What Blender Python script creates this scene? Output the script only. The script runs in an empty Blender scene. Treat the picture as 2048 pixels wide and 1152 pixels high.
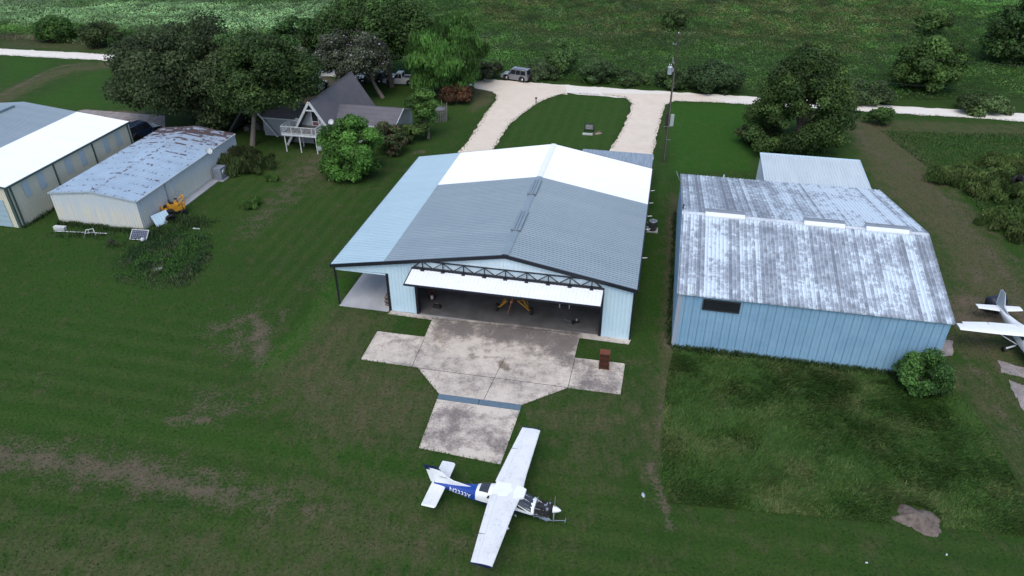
import bpy, bmesh, math, random
import numpy as np
from mathutils import Vector, Matrix

# ------------------------------------------------------------------ scene, camera, sky, sun, exposure
SC = bpy.context.scene
COL = SC.collection
H = 35.5                                   # height of the drone above the ground, metres
PITCH = math.radians(32.61)
FPX = 1458.4                               # focal length in pixels of a 2048 wide picture
cam_data = bpy.data.cameras.new('camera')
cam = bpy.data.objects.new('camera', cam_data); COL.objects.link(cam)
cam.location = (0, 0, H)
cam.rotation_euler = (math.radians(90) - PITCH, 0, 0)
cam_data.sensor_width = 36.0
cam_data.lens = 36.0 * FPX / 2048
cam_data.clip_start = 0.5
cam_data.clip_end = 6000
SC.camera = cam

SUN_EL, SUN_AZ = math.radians(58), math.radians(195)      # azimuth clockwise from +Y
world = bpy.data.worlds.new('World'); SC.world = world
world.use_nodes = True
wn = world.node_tree
bg = wn.nodes['Background']
sky = wn.nodes.new('ShaderNodeTexSky')
sky.sky_type = 'NISHITA'; sky.sun_disc = False
sky.sun_elevation = SUN_EL; sky.sun_rotation = SUN_AZ
sky.air_density = 1.0; sky.dust_density = 2.0; sky.ozone_density = 1.0
wn.links.new(sky.outputs[0], bg.inputs[0]); bg.inputs[1].default_value = 0.125
sun_d = bpy.data.lights.new('sun', 'SUN'); sun_d.energy = 0.95; sun_d.angle = math.radians(40)
sun_d.color = (1.0, 0.975, 0.94)
sun = bpy.data.objects.new('sun', sun_d); COL.objects.link(sun)
sd = Vector((math.sin(SUN_AZ)*math.cos(SUN_EL), math.cos(SUN_AZ)*math.cos(SUN_EL), math.sin(SUN_EL)))
sun.rotation_euler = sd.to_track_quat('Z', 'Y').to_euler()
SC.view_settings.view_transform = 'Standard'
SC.view_settings.look = 'None'
SC.view_settings.exposure = 0.84
SC.view_settings.gamma = 1.0
SC.cycles.max_bounces = 5
SC.cycles.diffuse_bounces = 3
SC.cycles.transparent_max_bounces = 6

# ------------------------------------------------------------------ helpers: where a picture point stands
CP, SP = math.cos(PITCH), math.sin(PITCH)
def G(px, py, z=0.0):
    """World point at height z seen at pixel (px,py) of the 2048x1152 photograph."""
    a = (px-1024)/FPX; b = -(py-576)/FPX
    d = (a, CP+b*SP, -SP+b*CP)
    t = (z-H)/d[2]
    return Vector((d[0]*t, d[1]*t, z))
def GP(pts, z=0.0): return [G(x, y, z) for x, y in pts]

def lin(c):
    return tuple(((v/255)/12.92 if v/255 <= .04045 else ((v/255+.055)/1.055)**2.4) for v in c)

# ------------------------------------------------------------------ helpers: objects
def tag(o, label=None, cat=None, group=None, kind=None):
    if label: o['label'] = label
    if cat: o['category'] = cat
    if group: o['group'] = group
    if kind: o['kind'] = kind
    return o
def thing(name, label, cat, loc=(0,0,0), rz=0.0, group=None):
    o = bpy.data.objects.new(name, None); COL.objects.link(o)
    o.location = loc; o.rotation_euler = (0,0,rz); o.empty_display_size = .3
    return tag(o, label, cat, group)

class MB:
    def __init__(s): s.v=[]; s.f=[]; s.m=[]; s.cur=0; s.sm=[]
    def mat(s,i): s.cur=i; return s
    def add(s, vs, fs, smooth=False):
        n=len(s.v); s.v.extend(tuple(p) for p in vs)
        for f in fs: s.f.append(tuple(i+n for i in f)); s.m.append(s.cur); s.sm.append(smooth)
        return s
    def quad(s,*p): return s.add(p,[tuple(range(len(p)))])
    def box(s,x0,x1,y0,y1,z0,z1):
        return s.add([(x0,y0,z0),(x1,y0,z0),(x1,y1,z0),(x0,y1,z0),(x0,y0,z1),(x1,y0,z1),(x1,y1,z1),(x0,y1,z1)],
                     [(0,3,2,1),(4,5,6,7),(0,1,5,4),(1,2,6,5),(2,3,7,6),(3,0,4,7)])
    def obox(s,c,d,M=None):
        hx,hy,hz=d[0]/2,d[1]/2,d[2]/2; c=Vector(c); M=M or Matrix.Identity(3)
        P=[c+M@Vector(q) for q in [(-hx,-hy,-hz),(hx,-hy,-hz),(hx,hy,-hz),(-hx,hy,-hz),(-hx,-hy,hz),(hx,-hy,hz),(hx,hy,hz),(-hx,hy,hz)]]
        return s.add(P,[(0,3,2,1),(4,5,6,7),(0,1,5,4),(1,2,6,5),(2,3,7,6),(3,0,4,7)])
    def bar(s,a,b,w,h=None,up=(0,0,1)):
        """rectangular bar from a to b"""
        a,b=Vector(a),Vector(b); d=(b-a); L=d.length; d.normalize(); up=Vector(up)
        if abs(d.dot(up))>.98: up=Vector((0,1,0))
        sd=d.cross(up).normalized(); u=sd.cross(d)
        M=Matrix((d,sd,u)).transposed()
        return s.obox((a+b)/2,(L,w,h or w),M)
    def tube(s,a,b,r,r2=None,n=8,caps=True):
        a,b=Vector(a),Vector(b); r2=r if r2 is None else r2
        d=(b-a).normalized(); up=Vector((0,0,1)) if abs(d.z)<.95 else Vector((0,1,0))
        e1=d.cross(up).normalized(); e2=d.cross(e1)
        vs=[]
        for P,R in((a,r),(b,r2)):
            for k in range(n):
                t=2*math.pi*k/n; vs.append(P+e1*(R*math.cos(t))+e2*(R*math.sin(t)))
        s.add(vs,[(k,(k+1)%n,n+(k+1)%n,n+k) for k in range(n)],True)
        if caps: s.add(vs[:n],[tuple(range(n))[::-1]]); s.add(vs[n:],[tuple(range(n))])
        return s
    def path(s,pts,r,n=6,taper=None):
        for i in range(len(pts)-1):
            ra=r if taper is None else r+(taper-r)*i/(len(pts)-1)
            rb=r if taper is None else r+(taper-r)*(i+1)/(len(pts)-1)
            s.tube(pts[i],pts[i+1],ra,rb,n)
        return s
    def prism(s,pts,y0,y1,axis='y'):
        """closed 2-D outline (x,z) extruded along y"""
        n=len(pts)
        def P(p,y): return (p[0],y,p[1]) if axis=='y' else ((y,p[0],p[1]) if axis=='x' else (p[0],p[1],y))
        vs=[P(p,y0) for p in pts]+[P(p,y1) for p in pts]
        return s.add(vs,[tuple(range(n)),tuple(range(n,2*n))[::-1]]+[(i,n+i,n+(i+1)%n,(i+1)%n) for i in range(n)])
    def loft(s,rings,closed=True,caps=True,smooth=True,matf=None):
        n=len(rings[0]); base=len(s.v)
        for r in rings: s.v.extend(tuple(p) for p in r)
        for i in range(len(rings)-1):
            for k in range(n if closed else n-1):
                a=base+i*n+k; b=base+i*n+(k+1)%n
                f=(a,b,b+n,a+n); s.f.append(f); s.sm.append(smooth)
                if matf:
                    c=[sum(s.v[j][q] for j in f)/4 for q in range(3)]; s.m.append(matf(c))
                else: s.m.append(s.cur)
        if caps and closed:
            s.f.append(tuple(base+k for k in range(n))[::-1]); s.sm.append(False); s.m.append(s.cur)
            L=base+(len(rings)-1)*n
            s.f.append(tuple(L+k for k in range(n))); s.sm.append(False); s.m.append(s.cur)
        return s
    def lathe(s,prof,c=(0,0,0),n=16,axis='z'):
        c=Vector(c); rings=[]
        for r,h in prof:
            R=[]
            for k in range(n):
                t=2*math.pi*k/n; a,b=r*math.cos(t),r*math.sin(t)
                R.append(c+Vector({'z':(a,b,h),'x':(h,a,b),'y':(b,h,a)}[axis]))
            rings.append(R)
        return s.loft(rings)
    def ribs(s,f0,f1,n,L,pitch=.3,h=.03,rw=.05,top=.03,breaks=()):
        """ribbed sheet: f0(s)/f1(s) are its two edges, s in 0..L, ribs stand h along n"""
        n=Vector(n); S=[]; k=0
        while k*pitch<L-.01:
            a=k*pitch
            for d,hh in((0,0),(pitch-rw-top-.0,0),(pitch-rw/2-top,h),(pitch-rw/2,h)):
                if a+d<L: S.append((a+d,hh))
            k+=1
        S.append((L,0))
        for b in breaks:
            S=[q for q in S if abs(q[0]-b)>.02]; S.append((b,0))
        S.sort()
        vs=[]
        for t,hh in S:
            vs.append(Vector(f0(t))+n*hh); vs.append(Vector(f1(t))+n*hh)
        return s.add(vs,[(2*i,2*i+2,2*i+3,2*i+1) for i in range(len(S)-1)])
    def build(s,name,mat,parent=None,loc=None):
        me=bpy.data.meshes.new(name); me.from_pydata(s.v,[],s.f); 
        mats=mat if isinstance(mat,(list,tuple)) else [mat]
        for m in mats: me.materials.append(m)
        me.polygons.foreach_set('material_index',s.m); me.polygons.foreach_set('use_smooth',s.sm)
        me.update()
        o=bpy.data.objects.new(name,me); COL.objects.link(o)
        if parent is not None: o.parent=parent
        if loc is not None: o.location=loc
        return o

def fast_mesh(name, V, Q, mat, col=None, parent=None, smooth=False):
    """big quad mesh from numpy arrays"""
    me=bpy.data.meshes.new(name); nv=len(V); nq=len(Q); k=Q.shape[1]
    me.vertices.add(nv); me.vertices.foreach_set('co',np.ascontiguousarray(V,np.float32).ravel())
    me.loops.add(nq*k); me.loops.foreach_set('vertex_index',np.ascontiguousarray(Q,np.int32).ravel())
    me.polygons.add(nq); me.polygons.foreach_set('loop_start',np.arange(0,nq*k,k,dtype=np.int32))
    me.polygons.foreach_set('loop_total',np.full(nq,k,np.int32))
    if smooth: me.polygons.foreach_set('use_smooth',np.ones(nq,bool))
    me.update(calc_edges=True)
    if col is not None:
        for nm,c in (col.items() if isinstance(col,dict) else [('Col',col)]):
            a=me.color_attributes.new(nm,'FLOAT_COLOR','POINT')
            if c.shape[1]==3: c=np.c_[c,np.ones(len(c))]
            a.data.foreach_set('color',np.ascontiguousarray(c,np.float32).ravel())
    me.materials.append(mat)
    o=bpy.data.objects.new(name,me); COL.objects.link(o)
    if parent is not None: o.parent=parent
    return o

# ------------------------------------------------------------------ helpers: numpy noise and masks
_lat=np.random.default_rng(7).random((256,256))
def vnoise(x,y,scale=1.0,oct=3,seed=0):
    x=np.asarray(x)*scale+seed*17.3; y=np.asarray(y)*scale+seed*31.7; r=0; amp=1; tot=0
    for _ in range(oct):
        xi=np.floor(x).astype(int); yi=np.floor(y).astype(int); fx=x-xi; fy=y-yi
        fx=fx*fx*(3-2*fx); fy=fy*fy*(3-2*fy)
        a=_lat[xi%256,yi%256]; b=_lat[(xi+1)%256,yi%256]; c=_lat[xi%256,(yi+1)%256]; d=_lat[(xi+1)%256,(yi+1)%256]
        r=r+amp*((a*(1-fx)+b*fx)*(1-fy)+(c*(1-fx)+d*fx)*fy); tot+=amp
        x=x*2.03+5.1; y=y*2.03+9.7; amp*=.5
    return r/tot
def poly_sd(x,y,poly):
    """signed distance to a polygon, positive inside"""
    P=[(p[0],p[1]) for p in poly]; inside=np.zeros(x.shape,bool); d=np.full(x.shape,1e9)
    for i in range(len(P)):
        x0,y0=P[i]; x1,y1=P[(i+1)%len(P)]
        c=((y0>y)!=(y1>y))
        with np.errstate(divide='ignore',invalid='ignore'):
            xx=(x1-x0)*(y-y0)/((y1-y0) if y1!=y0 else 1e-9)+x0
        inside^=c&(x<xx)
        dx,dy=x1-x0,y1-y0; t=np.clip(((x-x0)*dx+(y-y0)*dy)/(dx*dx+dy*dy+1e-9),0,1)
        d=np.minimum(d,np.hypot(x-x0-t*dx,y-y0-t*dy))
    return np.where(inside,d,-d)
def line_d(x,y,pts):
    d=np.full(x.shape,1e9)
    for i in range(len(pts)-1):
        x0,y0=pts[i][:2]; x1,y1=pts[i+1][:2]
        dx,dy=x1-x0,y1-y0; t=np.clip(((x-x0)*dx+(y-y0)*dy)/(dx*dx+dy*dy+1e-9),0,1)
        d=np.minimum(d,np.hypot(x-x0-t*dx,y-y0-t*dy))
    return d
def sstep(a,b,x):
    t=np.clip((x-a)/(b-a),0,1); return t*t*(3-2*t)

# ------------------------------------------------------------------ helpers: materials
class N:
    def __init__(s,name):
        s.m=bpy.data.materials.new(name); s.m.use_nodes=True; s.t=s.m.node_tree
        s.b=s.t.nodes['Principled BSDF']; s.out=s.t.nodes['Material Output']
    def n(s,typ,**k):
        q=s.t.nodes.new(typ)
        for a,v in k.items():
            if a.startswith('i_'):
                key=a[2:]; key=int(key) if key.isdigit() else key.replace('_',' ')
                s.set(q.inputs[key],v)
            else: setattr(q,a,v)
        return q
    def set(s,inp,v):
        if isinstance(v,bpy.types.NodeSocket): s.t.links.new(v,inp)
        elif isinstance(v,(tuple,list)) and len(v)==3 and inp.type=='RGBA': inp.default_value=(*v,1)
        else: inp.default_value=v
    def co(s): return s.n('ShaderNodeTexCoord').outputs['Object']
    def map(s,sc=(1,1,1),rot=(0,0,0),v=None):
        return s.n('ShaderNodeMapping',i_Vector=v or s.co(),i_Scale=sc,i_Rotation=rot).outputs[0]
    def noise(s,scale,v=None,detail=3,rough=.6):
        return s.n('ShaderNodeTexNoise',i_Vector=v or s.co(),i_Scale=scale,i_Detail=detail,i_Roughness=rough).outputs['Fac']
    def ramp(s,f,a,b,c0=0.0,c1=1.0):
        return s.n('ShaderNodeMapRange',i_0=f,i_1=a,i_2=b,i_3=c0,i_4=c1).outputs[0]
    def math(s,op,a,b=0.0):
        return s.n('ShaderNodeMath',operation=op,i_0=a,i_1=b).outputs[0]
    def mix(s,f,a,b,mode='MIX'):
        q=s.n('ShaderNodeMix',data_type='RGBA',blend_type=mode)
        s.set(q.inputs[0],f); s.set(q.inputs[6],a); s.set(q.inputs[7],b); return q.outputs[2]
    def done(s,col,rough=.6,metal=0.0,spec=.3,bump=None,bs=.3,bd=.02):
        s.set(s.b.inputs['Base Color'],col); s.set(s.b.inputs['Roughness'],rough); s.set(s.b.inputs['Metallic'],metal)
        s.set(s.b.inputs['Specular IOR Level'],spec)
        if bump is not None:
            q=s.n('ShaderNodeBump',i_Height=bump,i_Strength=bs,i_Distance=bd); s.t.links.new(q.outputs[0],s.b.inputs['Normal'])
        return s.m
def paint(name,c,c2=None,scale=2.0,amt=.5,rough=.5,metal=0.0,spec=.35,bump=0.0,stretch=(1,1,1)):
    q=N(name); v=q.map(stretch)
    f=q.ramp(q.noise(scale,v,5),.35,.7)
    f=q.math('MULTIPLY',f,amt)
    col=q.mix(f,c,c2 or tuple(x*.6 for x in c))
    return q.done(col,rough,metal,spec,q.noise(scale*8,v) if bump else None,bump,.01)

MT={}
MT['white']=paint('white_metal',(.50,.655,.74),(.43,.585,.68),.6,.5,.4)
def roofing(name,c,c2,line,dirt):
    q=N(name); v=q.co(); sx=q.n('ShaderNodeSeparateXYZ',i_0=v)
    st=q.noise(1.0,q.map((.35,3.3,1),v=v),5,.75); big=q.noise(.3,v,4)
    w=q.n('ShaderNodeTexWhiteNoise',noise_dimensions='1D',i_W=q.math('FLOOR',q.math('DIVIDE',sx.outputs[1],.915))).outputs[0]
    col=q.mix(q.math('ADD',q.math('MULTIPLY',q.ramp(big,.3,.7),.5),q.math('MULTIPLY',w,.4)),c,c2)
    col=q.mix(q.ramp(st,.56,.74,0,.5),col,dirt)
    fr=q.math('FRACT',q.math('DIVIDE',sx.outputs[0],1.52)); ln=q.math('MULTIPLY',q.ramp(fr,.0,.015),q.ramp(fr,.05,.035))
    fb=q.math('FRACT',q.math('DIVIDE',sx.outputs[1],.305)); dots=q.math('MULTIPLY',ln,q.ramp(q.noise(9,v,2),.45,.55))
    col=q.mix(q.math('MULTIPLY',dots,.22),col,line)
    rib_shade=q.math('MULTIPLY',q.ramp(fb,.62,.70),q.ramp(fb,.90,.80)); col=q.mix(q.math('MULTIPLY',rib_shade,.18),col,line)  # shading along each rib, mixed into the roof colour
    return q.done(col,.42,0,.35)
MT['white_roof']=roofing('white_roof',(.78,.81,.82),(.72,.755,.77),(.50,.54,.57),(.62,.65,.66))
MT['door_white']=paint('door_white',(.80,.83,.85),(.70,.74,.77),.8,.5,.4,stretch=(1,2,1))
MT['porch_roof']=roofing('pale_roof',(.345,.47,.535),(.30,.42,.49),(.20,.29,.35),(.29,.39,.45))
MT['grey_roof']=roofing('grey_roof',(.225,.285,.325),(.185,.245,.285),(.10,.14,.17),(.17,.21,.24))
MT['black']=paint('black_trim',(.012,.014,.02),(.02,.022,.03),3,.5,.4)
MT['dark']=paint('dark_steel',(.02,.021,.024),(.04,.035,.03),4,.6,.55)
MT['steel']=paint('galvanised_steel',(.42,.44,.46),(.28,.29,.31),3,.7,.4,.6)
MT['wood_pole']=paint('weathered_pole',(.045,.032,.024),(.08,.06,.05),1.5,.8,.85,bump=.3,stretch=(4,4,.4))
MT['bark']=paint('bark',(.10,.085,.07),(.05,.04,.032),3,.8,.9,bump=.5,stretch=(3,3,.6))
MT['palebark']=paint('pale_bark',(.2,.17,.14),(.11,.09,.075),3,.8,.9,bump=.4,stretch=(3,3,.6))
MT['glass']=paint('dark_glass',(.012,.015,.02),(.02,.024,.03),1,.5,.08,spec=.6)
MT['rubber']=paint('rubber',(.012,.012,.013),(.03,.028,.026),6,.5,.8)
MT['chrome']=paint('bright_metal',(.6,.61,.62),(.4,.4,.42),3,.5,.25,.8)
MT['yellow']=paint('yellow_paint',(.55,.27,.02),(.35,.16,.02),2,.7,.5)
MT['rust']=paint('rusty_metal',(.10,.026,.012),(.045,.016,.01),6,.9,.8,bump=.4)
MT['rust_top']=paint('rust_lid',(.22,.075,.045),(.13,.05,.03),5,.8,.8)
MT['firewood']=paint('split_firewood',(.17,.14,.12),(.06,.048,.04),9,.9,.9)
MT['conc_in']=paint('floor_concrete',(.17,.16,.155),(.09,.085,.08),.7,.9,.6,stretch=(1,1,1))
MT['shingle']=None
# ------------------------------------------------------------------ shaders of the setting
def mk_concrete(name,c_lo,c_hi,c_stain,edge=True):
    q=N(name); v=q.co()
    big=q.noise(.22,v,4,.65); mid=q.noise(1.1,v,5,.7); fine=q.noise(9,v,4,.7)
    f=q.math('ADD',q.math('MULTIPLY',big,.60),q.math('ADD',q.math('MULTIPLY',mid,.55),q.math('MULTIPLY',fine,.32)))
    col=q.mix(q.ramp(f,.66,1.0,0,.85),c_hi,c_lo)
    st=q.ramp(q.math('ADD',q.noise(.45,q.map((1,1,1),(0,0,1),v),5,.7),q.math('MULTIPLY',fine,.1)),.62,.74)
    col=q.mix(q.math('MULTIPLY',st,.75),col,c_stain)
    # the lichen-dark weathering of the slab follows the attribute painted per vertex
    a=q.n('ShaderNodeAttribute',attribute_name='wear')
    sep=q.n('ShaderNodeSeparateColor',i_0=a.outputs['Color'])
    dk=q.ramp(q.math('ADD',sep.outputs[0],q.math('MULTIPLY',q.math('SUBTRACT',f,.735),3.0)),.15,.85)
    col=q.mix(q.math('MULTIPLY',dk,.9),col,q.mix(q.ramp(mid,.35,.7),c_lo,tuple(x*1.7 for x in c_lo)))
    oil=q.ramp(q.math('ADD',sep.outputs[1],q.math('MULTIPLY',q.math('SUBTRACT',mid,.5),1.2)),.35,.6)
    col=q.mix(q.math('MULTIPLY',oil,.8),col,(.15,.115,.085))
    pale=q.ramp(q.math('ADD',sep.outputs[2],q.math('MULTIPLY',q.math('SUBTRACT',mid,.5),1.0)),.4,.6)
    col=q.mix(q.math('MULTIPLY',pale,.75),col,(.56,.56,.55))
    spk=q.ramp(q.noise(16,v,3,.8),.56,.70)
    col=q.mix(q.math('MULTIPLY',spk,.45),col,(.08,.07,.07))
    return q.done(col,.85,0,.2,fine,.3,.01)
MT['apron']=mk_concrete('apron_concrete',(.105,.092,.088),(.56,.50,.43),(.25,.20,.155))
MT['porch_conc']=paint('porch_concrete',(.40,.41,.42),(.25,.25,.26),.5,.8,.7,stretch=(1,.5,1))

def mk_gravel(name,c,c2,c3):
    q=N(name); v=q.co()
    f=q.noise(.5,v,5,.7); g=q.noise(14,v,3,.7); k=q.noise(3.0,q.map((.25,1.2,1),(0,0,.2),v),4)
    col=q.mix(q.ramp(f,.35,.7),c,c2); col=q.mix(q.ramp(k,.5,.75,0,.5),col,c3)
    col=q.mix(q.ramp(g,.45,.75,0,.35),col,tuple(x*.55 for x in c3))
    return q.done(col,.9,0,.15,g,.5,.02)
MT['road']=mk_gravel('caliche_gravel',(.74,.70,.63),(.66,.62,.555),(.57,.53,.47))
MT['drive']=mk_gravel('pink_gravel',(.68,.60,.50),(.61,.53,.43),(.52,.45,.36))

def mk_ground():
    q=N('lawn'); v=q.co()
    a=q.n('ShaderNodeAttribute',attribute_name='m1'); s1=q.n('ShaderNodeSeparateColor',i_0=a.outputs['Color'])
    b=q.n('ShaderNodeAttribute',attribute_name='m2'); s2=q.n('ShaderNodeSeparateColor',i_0=b.outputs['Color'])
    dirt,dry,lush=s1.outputs; strA,strB,dark=s2.outputs
    n0=q.noise(.09,v,4,.6); n1=q.noise(.7,v,5,.65); n2=q.noise(5.0,v,5,.75); n3=q.noise(17,v,3,.7)
    vs=q.map((1,.22,1),(0,0,.21),v); n4=q.noise(2.2,vs,5,.7)
    col=q.mix(q.ramp(n0,.3,.7),(.0235,.064,.0098),(.037,.083,.0128))
    col=q.mix(q.ramp(n1,.42,.70,0,.7),col,(.050,.068,.020))
    # mowing stripes
    sx=q.n('ShaderNodeSeparateXYZ',i_0=q.map((1,1,1),(0,0,.207),v))
    wob=q.math('MULTIPLY',n0,2.5)
    wA=q.math('SINE',q.math('ADD',q.math('MULTIPLY',sx.outputs[1],3.3),wob))
    wB=q.math('SINE',q.math('ADD',q.math('MULTIPLY',sx.outputs[0],3.9),wob))
    stA=q.math('MULTIPLY',q.ramp(wA,-.6,.9),strA); stB=q.math('MULTIPLY',q.ramp(wB,-.6,.9),strB)
    st=q.math('MAXIMUM',stA,stB)
    col=q.mix(q.math('MULTIPLY',st,.75),col,(.052,.088,.021))
    col=q.mix(q.math('MULTIPLY',lush,q.ramp(n1,.2,.7,.6,1)),col,(.031,.110,.0095))
    dn=q.math('ADD',dry,q.math('MULTIPLY',q.math('SUBTRACT',q.math('ADD',n1,n4),1.0),1.0))
    col=q.mix(q.math('MULTIPLY',q.ramp(dn,.06,.62),.9),col,(.115,.098,.056))
    col=q.mix(q.math('MULTIPLY',dark,.8),col,(.014,.022,.009))
    # blades, thatch and clover seen from above
    col=q.mix(q.ramp(n2,.36,.66,.60,0),col,(.009,.024,.006))
    col=q.mix(q.ramp(n3,.55,.78,0,.55),col,(.095,.13,.05))
    col=q.mix(q.ramp(q.noise(7,vs,3,.7),.60,.75,0,.35),col,(.085,.085,.05))
    # bare soil with ragged edges
    rag=q.math('ADD',q.math('MULTIPLY',q.math('SUBTRACT',n1,.5),1.1),q.math('MULTIPLY',q.math('SUBTRACT',n2,.5),1.9))
    d=q.ramp(q.math('ADD',dirt,rag),.42,.78,0,.92)
    soil=q.mix(q.ramp(n2,.3,.7),(.165,.128,.098),(.085,.067,.050))
    soil=q.mix(q.ramp(n3,.55,.75,0,.4),soil,(.06,.05,.04))
    col=q.mix(d,col,soil)
    hb=q.math('ADD',q.math('MULTIPLY',n2,.7),q.math('MULTIPLY',n3,.5))
    return q.done(col,.95,0,.08,hb,.9,.06)
MT['ground']=mk_ground()

def mk_leaf(name,tr=.28,rough=.6,spec=.2):
    q=N(name)
    a=q.n('ShaderNodeAttribute',attribute_name='Col')
    q.done(a.outputs['Color'],rough,0,spec)
    t=q.n('ShaderNodeBsdfTranslucent',i_Color=a.outputs['Color'])
    mx=q.n('ShaderNodeMixShader',i_0=tr); q.t.links.new(q.b.outputs[0],mx.inputs[1]); q.t.links.new(t.outputs[0],mx.inputs[2])
    q.t.links.new(mx.outputs[0],q.out.inputs[0]); return q.m
MT['leaf']=mk_leaf('foliage',.38)

# ------------------------------------------------------------------ the ground sheet and what grows or is bare on it
ROAD_FAR=GP([(-700,58),(0,97),(208,108),(600,134),(960,158),(1250,178),(1500,193),(2048,228),(2900,285)])
ROAD_NEAR=GP([(-700,71),(0,110),(208,121),(600,149),(945,172),(1250,196),(1500,209),(2048,243),(2900,302)])
xs=np.r_[np.linspace(-2500,-110,14)[:-1],np.linspace(-110,-72,30)[:-1],np.arange(-72,72,.36),np.linspace(72,110,30),np.linspace(110,2500,14)[1:]]
ys=np.r_[np.linspace(-800,8,10)[:-1],np.arange(8,128,.36),np.linspace(128,200,40),np.linspace(200,3500,14)[1:]]
gx,gy=np.meshgrid(xs,ys); X=gx.ravel(); Y=gy.ravel()
def PM(pts,soft=1.0): return sstep(-soft,soft,poly_sd(X,Y,GP(pts)))
def LM(pts,w,soft=.5): return 1-sstep(w-soft,w+soft,line_d(X,Y,GP(pts)))
dirt=np.zeros(X.shape)
def dadd(m,a):
    global dirt; dirt=np.maximum(dirt,m*a)
dadd(PM([(-300,840),(0,862),(330,900),(560,965),(700,1010),(640,1040),(420,1030),(200,985),(0,955),(-300,930)],2.2),.52)
dadd(PM([(-300,860),(0,878),(200,905),(330,925),(460,975),(400,1000),(250,985),(120,955),(0,935),(-300,900)],1.6),.66)
dadd(PM([(260,935),(400,950),(480,980),(380,1012),(290,985)],1.2),.64)
dadd(PM([(300,940),(520,980),(660,1010),(1000,1085),(1150,1095),(1150,1120),(900,1100),(560,1030),(380,1010)],2.0),.40)
dadd(PM([(488,628),(520,622),(548,665),(538,722),(505,728),(500,680)],.9),.66)
dadd(PM([(556,622),(580,616),(572,645),(556,648)],.5),.62)
dadd(PM([(320,832),(385,825),(432,828),(440,846),(380,856),(335,846)],.8),.60)
dadd(PM([(60,740),(130,765),(120,795),(60,770)],1.2),.50)
dadd(PM([(380,760),(560,790),(480,850),(330,830)],1.5),.40)
dadd(PM([(640,290),(700,300),(560,420),(470,480),(460,460)],1.2),.42)
dadd(PM([(470,440),(600,380),(620,390),(520,470),(480,490)],1.2),.40)
dadd(PM([(600,540),(690,510),(660,600),(600,580)],1.5),.38)
dadd(PM([(380,650),(520,600),(560,680),(520,760),(420,720)],2.5),.43)
dadd(LM([(1330,760),(1318,860),(1302,950)],.35,.6),.42)
dadd(LM([(1300,930),(1330,1010),(1340,1060)],.35,.4),.62)
dadd(LM([(1348,420),(1343,560),(1338,690)],.5,.5),.56)
dadd(LM([(0,190),(60,160),(120,132),(200,124)],.8,1.0),.62)
dadd(LM([(150,128),(215,127)],.5,1.0),.5)
dadd(LM([(1712,250),(1740,300),(1840,350),(1925,430),(1990,520),(2060,640)],.7,.9),.46)
dadd(LM([(1730,245),(1800,290),(1900,380),(1990,470),(2060,560)],.6,.9),.42)
dadd(LM([(1880,640),(1935,720),(1985,790),(2040,880)],.5,.7),.46)
dadd(LM([(1930,640),(2000,740),(2060,810)],.5,.7),.42)
dadd(PM([(1895,585),(1960,590),(2048,610),(2120,640),(2120,720),(1990,672),(1900,650)],1.0),.62)
dadd(PM([(1935,535),(1960,535),(1975,560),(1950,565)],.6),.6)
dadd(PM([(1640,1002),(1668,1002),(1672,1016),(1645,1018)],.3),.7)
dadd(PM([(820,302),(850,298),(855,306),(825,310)],.4),.55)
dadd(PM([(1180,262),(1205,260),(1200,271),(1182,272)],.3),.55)
dadd(LM([(945,164),(1100,172),(1300,186),(1500,196),(1700,210),(2048,231)],.5,.9),.52)
dadd(LM([(0,90),(180,98),(210,106)],.6,.9),.4)
dadd(PM([(560,180),(650,150),(700,170),(620,215),(560,215)],1.5),.75)
dadd(PM([(160,222),(260,220),(330,228),(330,262),(250,258)],1.5),.75)
dadd(LM([(917,310),(948,264),(978,218),(994,190)],.25,.5),.36)
dadd(LM([(1307,307),(1316,264),(1332,210)],.25,.5),.36)
dry=np.zeros(X.shape)
def yadd(m,a):
    global dry; dry=np.maximum(dry,m*a)
yadd(PM([(660,600),(780,640),(720,720),(840,740),(880,800),(840,890),(640,900),(520,760),(600,680)],3),.42)
yadd(PM([(620,960),(850,1000),(1000,1152),(600,1200),(500,1060)],6),.36)
yadd(PM([(1030,820),(1330,720),(1310,900),(1150,1000),(1100,900)],4),.30)
yadd(LM([(520,742),(700,755),(860,775)],.5,1.0),.5)
yadd(LM([(1060,825),(1200,838),(1290,850)],.4,.8),.5)
yadd(PM([(1950,60),(1951,60),(1950,61)],.1),0)
yadd(PM([(0,1060),(500,1070),(900,1152),(900,1250),(-200,1250)],5),.36)
yadd(PM([(560,320),(640,290),(700,330),(760,330),(640,380),(560,360)],4),.36)
yadd(LM([(1338,700),(1322,830),(1300,950)],.5,.9),.55)
yadd(LM([(1350,400),(1342,690)],.9,.8),.5)
yadd(PM([(1690,240),(1780,240),(1900,380),(2048,560),(2048,640),(1900,560),(1880,480),(1760,380)],2.5),.60)
for k_,o_ in enumerate((-34,-22,-9,4,15,29,44,60)):
    yadd(LM([(1712+o_*.5,245),(1752+o_*.8,310),(1850+o_,410),(1930+o_,500),(1985+o_,590),(2040+o_,680)],.10+.08*(k_%3),.55),.70)
yadd(PM([(1860,560),(2048,600),(2048,760),(1900,700)],2),.5)
yadd(PM([(1700,235),(2048,250),(2048,275),(1720,262)],1.0),.36)
yadd(PM([(945,170),(995,185),(985,205),(940,225)],1.0),.55)
yadd(LM([(0,200),(60,168),(130,140),(210,132)],2.0,1.6),.5)
yadd(PM([(0,62),(200,78),(215,104),(0,94)],1.5),.4)
yadd(PM([(1740,800),(1900,780),(2048,1000),(2048,800),(1960,700)],3),.4)
lush=np.zeros(X.shape)
def ladd(m,a):
    global lush; lush=np.maximum(lush,m*a)
ladd(PM([(1338,205),(1500,212),(1500,340),(1345,345)],1.0),.85)
ladd(PM([(0,112),(110,120),(60,155),(0,172)],2),.6)
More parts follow.
